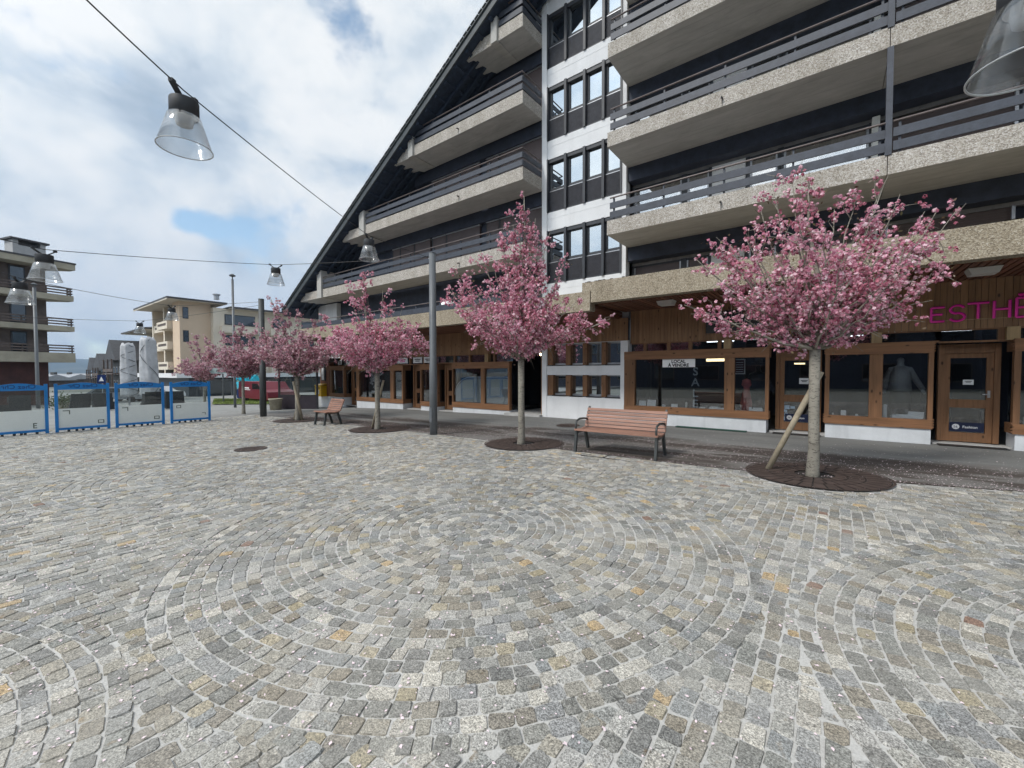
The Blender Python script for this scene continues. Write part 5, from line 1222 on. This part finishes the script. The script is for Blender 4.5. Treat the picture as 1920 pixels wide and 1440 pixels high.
# beige building
KX, KY, zb = -70.6, 17.6, -2.2
t = thing('beige_building', 'beige apartment block with peach side wall and stacked cream balconies in the middle distance', 'building', (KX, KY, zb))
m = MB(); m.box(KX-15, KX, KY+2.2, KY+3.6, zb+3.2, 11.4); m.box(KX-3.2, KX, KY, KY+2.2, zb+3.2, 11.4); m.build('side_wall', M['peach'], t)
m = MB(); m.box(KX-14, KX+1.0, KY+3.602, KY+46, zb+3.2, 10.8); m.build('wall', M['cream'], t)
# roof with wide pale eaves and low hips
def hip(m, x0, x1, y0, y1, z, rise, th=.25):
    m.box(x0, x1, y0, y1, z, z+th, 0, 1); cx = (x1-x0)*.35; cy = min((y1-y0)*.4, cx)
    v = [(x0,y0,z+th),(x1,y0,z+th),(x1,y1,z+th),(x0,y1,z+th),(x0+cx,y0+cy,z+th+rise),(x1-cx,y0+cy,z+th+rise),(x1-cx,y1-cy,z+th+rise),(x0+cx,y1-cy,z+th+rise)]
    m.add(v, [(0,1,5,4),(1,2,6,5),(2,3,7,6),(3,0,4,7),(4,5,6,7)], 0)
m = MB(); hip(m, KX-16.5, KX+1.6, KY-1.7, KY+5.2, 11.35, .6); m.box(KX-16.5, KX+1.6, KY-1.7, KY-1.6, 11.2, 11.35, 1); hip(m, KX-15, KX+2.6, KY+5.25, KY+48, 10.75, .9); m.box(KX+.2, KX+1.2, KY+14, KY+15, 11.6, 13.0, 1); m.build('roof', [M['roofedge'], M['eave']], t)
m = MB(); hip(m, KX-33, KX-16.6, KY-.5, KY+9.5, 8.6, .9); m.build('roof', [M['roofedge'], M['eave']], t)
m = MB(); m.box(KX-32, KX-15.1, KY+3, KY+9, zb, 8.6); m.build('wall', M['cream'], t)
for k, z0 in enumerate((2.0, 4.9, 7.8)):
    for j, (xa, xb, dy) in enumerate(((KX-8.6, KX-3.4, -.6), (KX-14.8, KX-9.2, .4), (KX-24.5, KX-19.5, 1.2), (KX-31, KX-26, 1.6))):
        if j > 1 and k == 2: continue
        y = KY+dy
        m = MB(); m.box(xa, xb, y, y+2.4, z0, z0+.22); m.box(xa, xb, y, y+.15, z0+.221, z0+.45); m.box(xa, xb, y, y+.15, z0+.8, z0+1.1); m.box(xa, xa+.5, y, y+.15, z0+.45, z0+.8); m.box(xb-.5, xb, y, y+.15, z0+.45, z0+.8); m.box(xa, xa+.15, y+.151, y+2.4, z0+.221, z0+1.1); m.box(xb-.15, xb, y+.151, y+2.4, z0+.221, z0+1.1)
        m.box(xa+.5, xb-.5, y+.06, y+.09, z0+.45, z0+.8, 1); b = m.build('balcony', [M['cream'], M['bwood']], t)
        m = MB(); m.box(xa, xb, y+2.41, y+2.5, z0+.22, z0+2.6); m.box(xa+.6, xb-1.4, y+2.38, y+2.41, z0+.25, z0+2.3, 1); m.build('loggia_wall', [M['room'], M['darkframe']], b)
for xa in (KX-9.1, KX-3.3, KX-15.3):
    m = MB(); m.box(xa-.05 , xa+.55, KY+.3, KY+2.4, zb+3.2, 11.3); m.build('pier', M['cream'], t)
for z0 in (9.0, 5.8):
    m = MB(); m.box(KX-.02, KX+.03, KY+.35, KY+1.0, z0, z0+1.6); w = m.build('window', M['darkframe'], t); m = MB(); m.box(KX+.031, KX+.05, KY+.42, KY+.93, z0+.08, z0+1.52); m.build('pane', M['pwin'], w)
for z0 in (8.5, 5.5, 2.6):
    for ya, yb_ in ((KY+5.0, KY+9.0), (KY+11.5, KY+13.5), (KY+16, KY+18), (KY+20, KY+24), (KY+28, KY+32)):
        m = MB(); m.box(KX+1.0, KX+1.06, ya, yb_, z0, z0+1.5); m.box(KX+1.0, KX+1.9, ya-.6, yb_+.6, z0-1.2, z0-.25, 1); w = m.build('window', [M['darkframe'], M['cream']], t)
        m = MB(); m.box(KX+1.061, KX+1.08, ya+.1, yb_-.1, z0+.1, z0+1.4); m.build('pane', M['pwin'], w)
m = MB(); m.box(KX-15, KX+1.4, KY+.5, KY+48, zb, zb+3.2); m.build('ground_floor', M['grey'], t)
m = MB(); m.box(KX-16, KX+4.6, KY-1.5, KY+50, zb+3.21, zb+3.55); m.box(KX-16, KX+4.7, KY-1.6, KY-1.5, zb+3.1, zb+3.7, 1); m.box(KX+4.6, KX+4.7, KY-1.5, KY+50, zb+3.1, zb+3.7, 1); m.build('canopy', [M['grey'], M['white']], t)
for ya in range(8):
    y0 = KY+2+ya*4.2; m = MB(); m.box(KX+1.40, KX+1.5, y0, y0+3.6, zb+.3, zb+2.8); w = m.build('shop_window', M['lightgrey'], t); m = MB(); m.box(KX+1.5, KX+1.53, y0+.15, y0+3.45, zb+.45, zb+2.65); m.build('pane', M['pwin'], w)
m = MB(); m.lathe((KX-2, KY+5, 12.4), [(.35,0),(.35,.6),(.5,.65),(.5,.8),(.001,.9)], 12); m.build('roof_vent', M['alu'], t)

# grey timber chalets further left
for i, (px, py, d, w_, h_, lab) in enumerate(((222, 742, 72, 7.5, 8.4, 'grey timber chalet with pergola frame left of the folded parasols'), (196, 742, 84, 6.0, 6.6, 'small grey timber chalet farther down the row'), (181, 742, 95, 5, 6.2, 'smallest dark chalet at the far end of the row'))):
    p = at(px, py, d); x, y = p[0], p[1]; z = -2.2
    t = thing('chalet', lab, 'house', (x, y, z), 'grey chalets down the road')
    m = MB(); m.box(x-w_/2, x+w_/2, y, y+8, z, z+h_*.72); m.build('wall', M['greywood'], t)
    m = MB(); rz_ = z+h_*.72
    m.prism([(x-w_/2-.9, y-1, rz_-.2), (x+w_/2+.9, y-1, rz_-.2), (x, y-1, z+h_+1.0)], (0, 10, 0)); m.build('roof', M['roofedge'], t)
    for a in range(3):
        for b in range(2):
            f = MB(); xa = x-w_/2+.7+a*w_*.3; f.box(xa, xa+1.1, y-.05, y, z+1.0+b*2.4, z+2.4+b*2.4); wi = f.build('window', M['lightgrey'], t)
            f = MB(); f.box(xa+.12, xa+.98, y-.07, y-.051, z+1.12+b*2.4, z+2.28+b*2.4); f.build('pane', M['pwin'], wi)
    f = MB(); f.box(x-w_/2-.3, x+w_/2+.3, y-1.3, y-.08, z+h_*.42, z+h_*.42+.18); f.box(x-w_/2-.3, x+w_/2+.3, y-1.3, y-1.2, z+h_*.42+.4, z+h_*.42+.9)
    for a in range(3): f.box(x-w_/2+a*w_*.45, x-w_/2+a*w_*.45+.2, y-1.3, y-1.1, z, rz_)
    f.build('balcony', M['bwood'], t)
M['snowroof'] = plain('pale_snowy_roof', (.33,.345,.37), .8, var=.2)
for i, (px, py, d, w_, lab) in enumerate(((118, 722, 120, 9, 'far house with long pale roof behind the second blue screen'), (160, 722, 150, 7, 'far house with pale roof left of the grey chalets'), (86, 724, 100, 4, 'far small house with pale gable beside the brown building'))):
    p = at(px, py, d); x, y = p[0], p[1]; z = -3.2
    t = thing('house', lab, 'house', (x, y, z), 'pale roofed houses on the far slope')
    m = MB(); m.obox((x, y, z+1.6), tuple(RV*[1,1,0]), tuple(DV*[1,1,0]), Z_, w_/2, 4, 1.6); m.build('wall', M['bwood'], t)
    m = MB(); a_ = RV*np.array([1,1,0]); b_ = DV*np.array([1,1,0]); q = np.array([x, y, z+3.1])
    m.prism([q-b_*5-np.array([0,0,.2]), q+b_*5-np.array([0,0,.2]), q+np.array([0,0,1.3])], a_*(w_+1.5)); 
    for k in range(len(m.v)): m.v[k] = tuple(np.array(m.v[k])-a_*(w_+1.5)/2)
    m.build('roof', M['snowroof'], t)
    m = MB(); m.obox(q+np.array([0,0,1.3])+a_*2, a_, b_, Z_, .4, .4, .5); m.build('chimney', M['greywood'], t)

# shelter, planter, van, signs between the building and the beige block
p0 = gr(522, 767); p1 = gr(596, 767); t = thing('glass_shelter', 'dark steel glass shelter against the end of the large building', 'shelter', tuple(p0))
z = min(p0[2], p1[2])-.02; u_ = (p1-p0)*[1,1,0]; Ls = np.linalg.norm(u_); u_ /= Ls; v_ = np.array([-u_[1], u_[0], 0]); q0 = np.array([p0[0], p0[1], z])
def sb_(m, a0, a1, b0, b1, z0, z1, mi=0):
    c = q0+u_*(a0+a1)/2+v_*(b0+b1)/2+np.array([0,0,(z0+z1)/2]); m.obox(c, u_, v_, Z_, (a1-a0)/2, (b1-b0)/2, (z1-z0)/2, mi)
m = MB()
for a in (0, Ls*.48, Ls-.08): sb_(m, a, a+.08, 0, .08, 0, 2.25)
sb_(m, 0, Ls, .01, .07, .72, .78); sb_(m, 0, Ls*.5, .012, .068, 1.95, 2.0); m.build('frame', M['bark_dark'], t)
m = MB(); sb_(m, .08, Ls-.08, .02, .06, .02, .72); m.build('lower_panel', plain('dark_purple_panel', (.03,.022,.03), .5), t)
m = MB(); sb_(m, .08, Ls-.08, .035, .045, .78, 1.95); m.build('pane', M['panelglass'], t)
m = MB()
m.add([q0-u_*.6-v_*.5+np.array([0,0,2.35]), q0+u_*(Ls+.4)-v_*.5+np.array([0,0,2.75]), q0+u_*(Ls+.4)+v_*2+np.array([0,0,2.75]), q0-u_*.6+v_*2+np.array([0,0,2.35])], [(0,1,2,3)]); m.prism([q0-u_*.6-v_*.5+np.array([0,0,2.27]), q0+u_*(Ls+.4)-v_*.5+np.array([0,0,2.62]), q0+u_*(Ls+.4)-v_*.5+np.array([0,0,2.74]), q0-u_*.6-v_*.5+np.array([0,0,2.34])], v_*2.4); m.build('roof', M['bark_dark'], t)
p = gr(517, 768); m = MB(); m.lathe(tuple(p), [(.26,0),(.31,.5),(.34,.52),(.34,.58),(.28,.58),(.26,.5),(.001,.48)], 16); solo(m, 'planter_tub', plain('beige_concrete_tub', (.32,.29,.22), .85), 'round beige concrete tub at the near corner of the dark shelter', 'planter', tuple(p), smooth=True)
# red van
p = at(500, 756, 29.5); vx, vy, vz = p[0]-.6, p[1]+.2, zg(p[0], p[1])
t = thing('red_van', 'red delivery van parked behind the glass shelter', 'van', (vx, vy, vz))
M['red'] = plain('red_paint', (.14,.010,.020), .35, var=.08)
# side profile along +x (front right), width along y
pr = [(-2.4,.32),(-2.45,.8),(-2.35,1.42),(-2.2,1.5),(1.0,1.5),(1.7,.98),(2.5,.82),(2.6,.5),(2.55,.3)]
m = MB(); m.prism([(vx+a, vy-.9, vz+b) for a, b in pr], (0, 1.8, 0)); m.build('body', M['red'], t)
m = MB(); m.prism([(vx+a, vy-.915, vz+b) for a, b in ((.05,1.0),(.05,1.38),(.92,1.38),(1.5,1.0))], (0, 1.83, 0)); m.box(vx-2.462, vx-2.3, vy-.7, vy+.7, vz+.95, vz+1.36); m.build('window', M['pwin'], t)
for sx in (-1.4, 1.45):
    for sy in (-.80, .80):
        m = MB(); m.lathe((vx+sx, vy+sy, vz+.32), [(.16,-.1),(.32,-.09),(.33,0),(.32,.09),(.16,.1)], 16, 0, (0,1,0)); w = m.build('wheel', M['black'], t); m = MB(); m.lathe((vx+sx, vy+sy, vz+.32), [(.001,-.105),(.17,-.104),(.17,.104),(.001,.105)], 12, 0, (0,1,0)); m.build('rim', M['alu'], w)
for sy in (-.78, .78): m = MB(); m.box(vx-2.50, vx-2.4, vy+sy-.08, vy+sy+.08, vz+.7, vz+1.0); m.build('tail_light', M['red'], t)
m = MB(); m.box(vx-1.5, vx-.5, vy-.908, vy-.902, vz+1.0, vz+1.1); m.box(vx-1.62, vx-.3, vy-.908, vy-.902, vz+.9, vz+.95); m.box(vx-2.475, vx-2.46, vy-.25, vy+.25, vz+.8, vz+.92); m.build('lettering', M['paper'], t)
# parked cars beyond the terrace
def car(label, px, py, d, rz, paint):
    p = at(px, py, d); x, y, z = p[0], p[1], zg(p[0], p[1]); t = thing('parked_car', label, 'car', (x, y, z), 'cars parked beyond the terrace')
    pr = [(-2.1,.35),(-2.15,.8),(-1.9,.98),(-1.25,1.42),(.45,1.45),(1.15,.98),(2.0,.82),(2.15,.5),(2.1,.3)]
    m = MB(); m.prism([(x+a, y-.85, z+b) for a, b in pr], (0, 1.7, 0)); m.build('body', paint, t)
    m = MB(); m.prism([(x+a, y-.865, z+b) for a, b in ((-1.6,.98),(-1.2,1.34),(.38,1.36),(.95,.98))], (0, 1.73, 0)); m.build('window', M['pwin'], t)
    for sx in (-1.35, 1.35):
        for sy in (-.76, .76): m = MB(); m.lathe((x+sx, y+sy, z+.31), [(.001,-.11),(.18,-.105),(.31,-.09),(.31,.09),(.18,.105),(.001,.11)], 14, 0, (0,1,0)); m.build('wheel', M['black'], t)
    t.rotation_euler = (0, 0, rz)
car('silver car parked beyond the third blue screen', 222, 752, 40, 1.0, plain('silver_paint', (.35,.36,.37), .3, .4, var=.05))
car('dark car parked behind the folded parasols', 262, 751, 44, .9, plain('dark_grey_paint', (.05,.055,.06), .3, .3, var=.05))
car('white car parked behind the first screen post from the right', 300, 750, 46, .8, plain('white_paint', (.7,.7,.7), .3, var=.05))
# direction sign
p = gr(419, 755); p = at(419, 752, 30); z = zg(p[0], p[1]); t = thing('direction_sign', 'pale green arrow signs on a grey post before the beige building', 'road sign', (p[0], p[1], z))
m = MB(); m.tube([(p[0], p[1], z), (p[0], p[1], z+2.9)], .05, 10); m.build('post', M['grey'], t)
rh, up_ = RV*np.array([1,1,0]), np.array([0,0,1.])
for k, (zz, w_, h_, c_) in enumerate(((2.95, .95, .5, 'opal'), (2.36, 1.45, .38, 'signgrey'))):
    if c_ == 'signgrey': M['signgrey'] = plain('grey_green_sign', (.33,.42,.42), .5, var=.05)
    m = MB(); q = np.array([p[0], p[1], z+zz])-DV*[.1,.1,0]
    pl = [q-rh*(w_*.5+.28 if k else w_*.5), q-rh*w_*.5+up_*h_/2, q+rh*w_*.5+up_*h_/2, q+rh*w_*.5-up_*h_/2, q-rh*w_*.5-up_*h_/2]
    m.prism(pl, -DV*np.array([.03,.03,0])); m.build('arrow_board', M[c_], t)
    m = MB(); 
    for j in range(2): m.obox(q-DV*[.05,.05,0]+up_*(.1-.2*j)*(1 if k == 0 else .5)+rh*.1, rh, DV*[1,1,0], up_, w_*.32, .01, .03)
    m.build('lettering', M['grey'], t)
# crossing sign
p = at(193, 757, 36); z = zg(p[0], p[1]); t = thing('crossing_sign', 'blue pedestrian crossing sign with white triangle above the second blue screen', 'road sign', (p[0], p[1], z))
m = MB(); m.tube([(p[0], p[1], z), (p[0], p[1], z+2.0)], .035, 8); m.build('post', M['alu'], t); m = MB(); q = np.array([p[0], p[1], z+2.15]); m.obox(q-DV*[.05,.05,0], rh, DV*[1,1,0], up_, .36, .015, .36); m.build('panel', M['blue2'], t)
m = MB(); q2 = q-DV*[.075,.075,0]; m.add([q2-rh*.22-up_*.18, q2+rh*.22-up_*.18, q2+up_*.22], [(0,1,2)]); m.build('symbol', M['paper'], t)
# pinwheel display and coloured wall panel behind the slim lamp post
p = at(467, 715, 36); t = thing('pinwheel', 'large turquoise pinwheel display between the slim lamp post and the red van', 'pinwheel', tuple(p))
M['turq'] = plain('turquoise_vane', (.02,.42,.60), .35, var=.2)
m = MB(); qc = np.array(p)
for k in range(8):
    a = k*PI/4; r_ = rh*math.cos(a)+up_*math.sin(a); s_ = -rh*math.sin(a)+up_*math.cos(a)
    m.add([qc, qc+r_*1.05+s_*.05-DV*.12, qc+r_*.85+s_*.62-DV*.25, qc+r_*.3+s_*.42], [(0,1,2,3)])
m.build('vane', M['turq'], t); m = MB(); m.tube([qc, qc-up_*2.6], .05, 8); m.build('post', M['alu'], t)
p = at(470, 738, 40); m = MB(); m.obox(np.array(p), rh, DV*[1,1,0], up_, 1.3, .05, .42, 0); m.obox(np.array(p)+up_*1.35, rh, DV*[1,1,0], up_, 1.3, .05, .9, 1); m.obox(np.array(p)-up_*.95-DV*0, rh, DV*[1,1,0], up_, 1.2, .03, .55, 2)
solo(m, 'advert_board', [M['blue2'], plain('green_poster', (.16,.30,.27), .5, var=.5, scale=2), M['grey']], 'long board with green and navy print behind the turquoise pinwheel', 'board', tuple(p))
# grass verge
gm2 = MB(); ga, gb, gc, gd = gr(398, 759), gr(545, 759), gr(545, 751), gr(402, 750)
M['grass'] = plain('short_grass', (.13,.17,.04), .9, var=.4, scale=3)
n = 40; V = []; 
for i in range(n+1):
    for j in range(7):
        a = ga+(gb-ga)*i/n; b = gd+(gc-gd)*i/n; q = a+(b-a)*j/6; V.append((q[0], q[1], zg(q[0], q[1])+.05+.10*math.sin(PI*j/6)+rng.uniform(-.02,.02)))
gm2.add(V, [(i*7+j, (i+1)*7+j, (i+1)*7+j+1, i*7+j+1) for i in range(n) for j in range(6)])
for _ in range(2600):
    i, j = rng.uniform(0, 1), rng.uniform(0, 1); a = ga+(gb-ga)*i; b = gd+(gc-gd)*i; q = a+(b-a)*j; z = zg(q[0], q[1])+.05+.1*math.sin(PI*j); w = rng.uniform(.02,.05); h = rng.uniform(.05,.14)
    gm2.add([(q[0]-w*rh[0], q[1]-w*rh[1], z), (q[0]+w*rh[0], q[1]+w*rh[1], z), (q[0]+rng.uniform(-.05,.05), q[1], z+h)], [(0,1,2)])
tag(gm2.build('grass_verge', M['grass']), 'short green grass verge along the road', 'grass', kind='stuff')
# shrub behind the screens
sh = MB()
p = at(118, 752, 27)
for _ in range(900):
    q = np.array(p)+rng.normal(0, 1, 3)*[.35,.35,.22]+[0,0,.0]; a = rng.normal(0, 1, 3); a /= np.linalg.norm(a); b = np.cross(a, rng.normal(0, 1, 3)); b /= np.linalg.norm(b); sh.add([q-a*.06, q+b*.03, q+a*.06, q-b*.03], [(0,1,2,3)])
t = thing('shrub', 'small green shrub between the stacked chairs behind the second screen', 'shrub', (p[0], p[1], zg(p[0], p[1])))
sh.build('foliage', plain('shrub_green', (.06,.09,.03), .8, var=.4), t); k = MB(); zz = zg(p[0], p[1]); k.lathe((p[0], p[1], zz), [(.3,0),(.36,.45),(.001,.4)], 12); k.tube([(p[0], p[1], zz+.3), tuple(p)], .03, 6); k.build('pot', M['bconc'], t)
# mountains
def hills():
    m = MB(); n = 220; rows = 5; vs = []; R = np.random.default_rng(5)
    h1 = R.uniform(.6, 1.3, n+1); h1[n] = h1[0]
    for _ in range(2): h1 = np.convolve(np.concatenate([h1[-3:], h1, h1[:3]]), [.25,.5,.25], 'same')[3:-3]
    fine = R.uniform(-.08, .08, (rows, n+1))
    for j in range(rows):
        for i in range(n+1):
            a = 2*PI*i/n; az = (math.degrees(a)) % 360
            # lower towards the valley on the left of the picture, higher behind the viewer
            gap = math.exp(-((az-167)/40)**2); beh = math.exp(-(((az-275+540) % 360-180)/75)**2)
            top = (420*h1[i])*(1-.70*gap)*(1+.9*beh); d = 3300+750*j*.5; f = [0, .35, .68, .9, 1.0][j]
            vs.append((d*math.cos(a), d*math.sin(a), -30+top*(f+fine[j, i]*(.3 if j else 0))))
    m.add(vs, [(j*(n+1)+i, j*(n+1)+i+1, (j+1)*(n+1)+i+1, (j+1)*(n+1)+i) for j in range(rows-1) for i in range(n)])
    mt, nt, b, out = newmat('forested_slope'); v = coords(nt); n1 = noise(nt, v, .004, 6, .65); n2 = noise(nt, v, .03, 5, .7)
    c = ramp(nt, n1, [(.35, (.020,.034,.026)), (.55, (.035,.05,.035)), (.72, (.10,.11,.09))]); c = mixc(nt, .5, c, ramp(nt, n2, [(.3, (.3,)*3), (.7, (.7,)*3)]), 'OVERLAY')
    L(nt, c, b.inputs['Base Color']); b.inputs['Roughness'].default_value = .95
    o = m.build('hills', mt, None, True); o['kind'] = 'structure'
hills()

# building across the square, behind the viewer: the shop windows mirror it
t = thing('opposite_building', 'long dark timber building across the square, mirrored in the shop windows', 'building', (-8, -26, -.2))
m = MB(); m.box(-34, 22, -36, -26, -.6, 7.6); m.build('wall', M['darkwall'], t)
m = MB(); m.prism([(-36, -25, 7.4), (-36, -31, 10.6), (-36, -37, 7.4), (-36, -37, 7.1), (-36, -31, 10.2), (-36, -25, 7.1)], (60, 0, 0)); m.build('roof', M['roofedge'], t)
for k in range(11):
    for z0 in (.6, 3.9):
        m = MB(); m.box(-32+k*4.9, -29.6+k*4.9, -26, -25.9, z0, z0+1.7); wi = m.build('window', M['bwood'], t); m = MB(); m.box(-31.9+k*4.9, -29.7+k*4.9, -25.9, -25.88, z0+.1, z0+1.6); m.build('pane', M['pwin'], wi)

# air between here and the far slopes
hz = MB(); hz.box(-5600, 5600, -5600, 5600, -64, 760)
hm = bpy.data.materials.new('haze'); hm.use_nodes = True; hm.node_tree.nodes.clear(); ho = hm.node_tree.nodes.new('ShaderNodeOutputMaterial'); pv = hm.node_tree.nodes.new('ShaderNodeVolumePrincipled')
pv.inputs['Color'].default_value = (.50,.70,1,1); pv.inputs['Density'].default_value = 1.8e-4; hm.node_tree.links.new(pv.outputs[0], ho.inputs['Volume'])
tag(hz.build('haze', hm), 'pale blue haze over the far slopes', 'haze', kind='stuff')

# ------------------------------------------------------------------ sky and light
w = bpy.data.worlds.new('World'); S.world = w; w.use_nodes = True; nt = w.node_tree; nt.nodes.clear()
SUN_EL, SUN_AZ = rad(50), rad(200)     # azimuth from +Y clockwise: sun behind and left of the viewer
out = nt.nodes.new('ShaderNodeOutputWorld'); bg = nt.nodes.new('ShaderNodeBackground'); L(nt, bg.outputs[0], out.inputs[0]); bg.inputs[1].default_value = .10
sky = nt.nodes.new('ShaderNodeTexSky'); sky.sky_type = 'NISHITA'; sky.sun_disc = False; sky.sun_elevation = SUN_EL; sky.sun_rotation = SUN_AZ; sky.altitude = 1400; sky.air_density = 1.0; sky.dust_density = .6
tc = nt.nodes.new('ShaderNodeTexCoord'); sp = nt.nodes.new('ShaderNodeSeparateXYZ'); L(nt, tc.outputs['Generated'], sp.inputs[0])
def mth(op, a, b=None, c=None):
    n = nt.nodes.new('ShaderNodeMath'); n.operation = op
    for i, v in enumerate((a, b, c)):
        if v is None: continue
        if isinstance(v, (int, float)): n.inputs[i].default_value = v
        else: L(nt, v, n.inputs[i])
    return n.outputs[0]
def wn(scale, detail, rough, dist, loc, zs=1.5):
    mp = nt.nodes.new('ShaderNodeMapping'); mp.inputs['Location'].default_value = loc; mp.inputs['Scale'].default_value = (1, 1, zs); L(nt, tc.outputs['Generated'], mp.inputs[0]); return noise(nt, mp.outputs[0], scale, detail, rough, dist)
n_cover = wn(2.6, 9, .56, .25, (3.1, 1.7, 0)); n_light = wn(3.1, 11, .57, .35, (7.3, 2.2, 3)); n_big = wn(1.2, 3, .5, .1, (1.3, 5.2, 1)); n_puff = wn(8.0, 10, .6, .2, (2.2, 8.1, 5), 1.3)
def blob(px, py, tight):
    v = ray(px, py); v = v/np.linalg.norm(v); vm = nt.nodes.new('ShaderNodeVectorMath'); vm.operation = 'DOT_PRODUCT'; L(nt, tc.outputs['Generated'], vm.inputs[0]); vm.inputs[1].default_value = tuple(v)
    return mth('POWER', mth('MAXIMUM', vm.outputs['Value'], 0.0), tight)
def addup(*ts):
    r = None
    for t_, k in ts:
        q = mth('MULTIPLY', t_, k); r = q if r is None else mth('ADD', r, q)
    return r
# openings of blue where the clouds part
open_ = addup((blob(345, 415, 2600), .22), (blob(400, 428, 2200), .22), (blob(455, 425, 2200), .14), (blob(640, 5, 420), .15), (blob(590, 110, 300), .08), (blob(150, 660, 200), .15), (blob(470, 470, 900), .08), (blob(690, 280, 400), .06))
cov = mth('SUBTRACT', mth('ADD', addup((n_cover, .8), (n_puff, .3)), .075), open_)
mask = nt.nodes.new('ShaderNodeMapRange'); mask.interpolation_type = 'SMOOTHSTEP'; mask.inputs[1].default_value = .38; mask.inputs[2].default_value = .52; L(nt, cov, mask.inputs[0])
brt = addup((n_light, .85), (n_big, .2), (n_puff, .38), (blob(110, 130, 90), .17), (blob(150, 430, 60), .13), (blob(220, 400, 300), .05), (blob(320, 270, 170), -.17), (blob(255, 190, 500), -.06), (blob(30, 260, 300), -.08), (blob(620, 420, 120), .10), (blob(700, 150, 40), .09), (blob(150, 560, 60), -.05), (blob(330, 610, 200), .10), (blob(200, 610, 160), -.04))
cl = ramp(nt, brt, [(.54, (2.5,3.05,3.65)), (.63, (3.3,3.8,4.35)), (.695, (4.15,4.6,5.0)), (.755, (5.1,5.35,5.5)), (.84, (5.9,5.95,5.9))])
col = mixc(nt, mask.outputs[0], mixc(nt, 1.0, sky.outputs[0], (1.55,1.5,1.25), 'MULTIPLY'), cl)
# added brightening of the unseen sky behind the viewer, lighting the balcony recesses
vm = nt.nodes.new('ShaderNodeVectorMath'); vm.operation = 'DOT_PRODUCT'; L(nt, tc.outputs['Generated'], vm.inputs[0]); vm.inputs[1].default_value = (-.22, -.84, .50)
sky_fill = mth('ADD', mth('MULTIPLY', mth('POWER', mth('MAXIMUM', vm.outputs['Value'], 0.0), 3.0), 1.5), 1.0)
cg = nt.nodes.new('ShaderNodeCombineColor'); [L(nt, sky_fill, cg.inputs[i]) for i in range(3)]
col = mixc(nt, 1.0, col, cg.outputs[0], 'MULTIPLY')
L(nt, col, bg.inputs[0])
sun = bpy.data.lights.new('sun', 'SUN'); sun.energy = 1.5; sun.angle = rad(11); sun.color = (1, .96, .9)
so = bpy.data.objects.new('sun', sun); COL.objects.link(so)
sd = Vector((math.sin(SUN_AZ)*math.cos(SUN_EL), math.cos(SUN_AZ)*math.cos(SUN_EL), math.sin(SUN_EL))); so.rotation_euler = sd.to_track_quat('Z', 'Y').to_euler()

# ------------------------------------------------------------------ camera and output
cam = bpy.data.cameras.new('camera'); co = bpy.data.objects.new('camera', cam); COL.objects.link(co)
cam.sensor_width = 36; cam.lens = 36*F/1920; cam.clip_start = .05; cam.clip_end = 20000
mw = Matrix.Identity(4)
for i in range(3): mw[i][0] = RV[i]; mw[i][1] = UV[i]; mw[i][2] = -DV[i]; mw[i][3] = C0[i]
co.matrix_world = mw; S.camera = co
S.view_settings.view_transform = 'Standard'; S.view_settings.look = 'None'; S.view_settings.exposure = .82; S.view_settings.gamma = 1
S.render.engine = 'CYCLES'; S.cycles.max_bounces = 7; S.cycles.transparent_max_bounces = 16; S.cycles.diffuse_bounces = 4; S.cycles.glossy_bounces = 3; S.cycles.use_denoising = True
# housekeeping: drop helper properties
for o in S.objects:
    if '_o' in o: del o['_o']
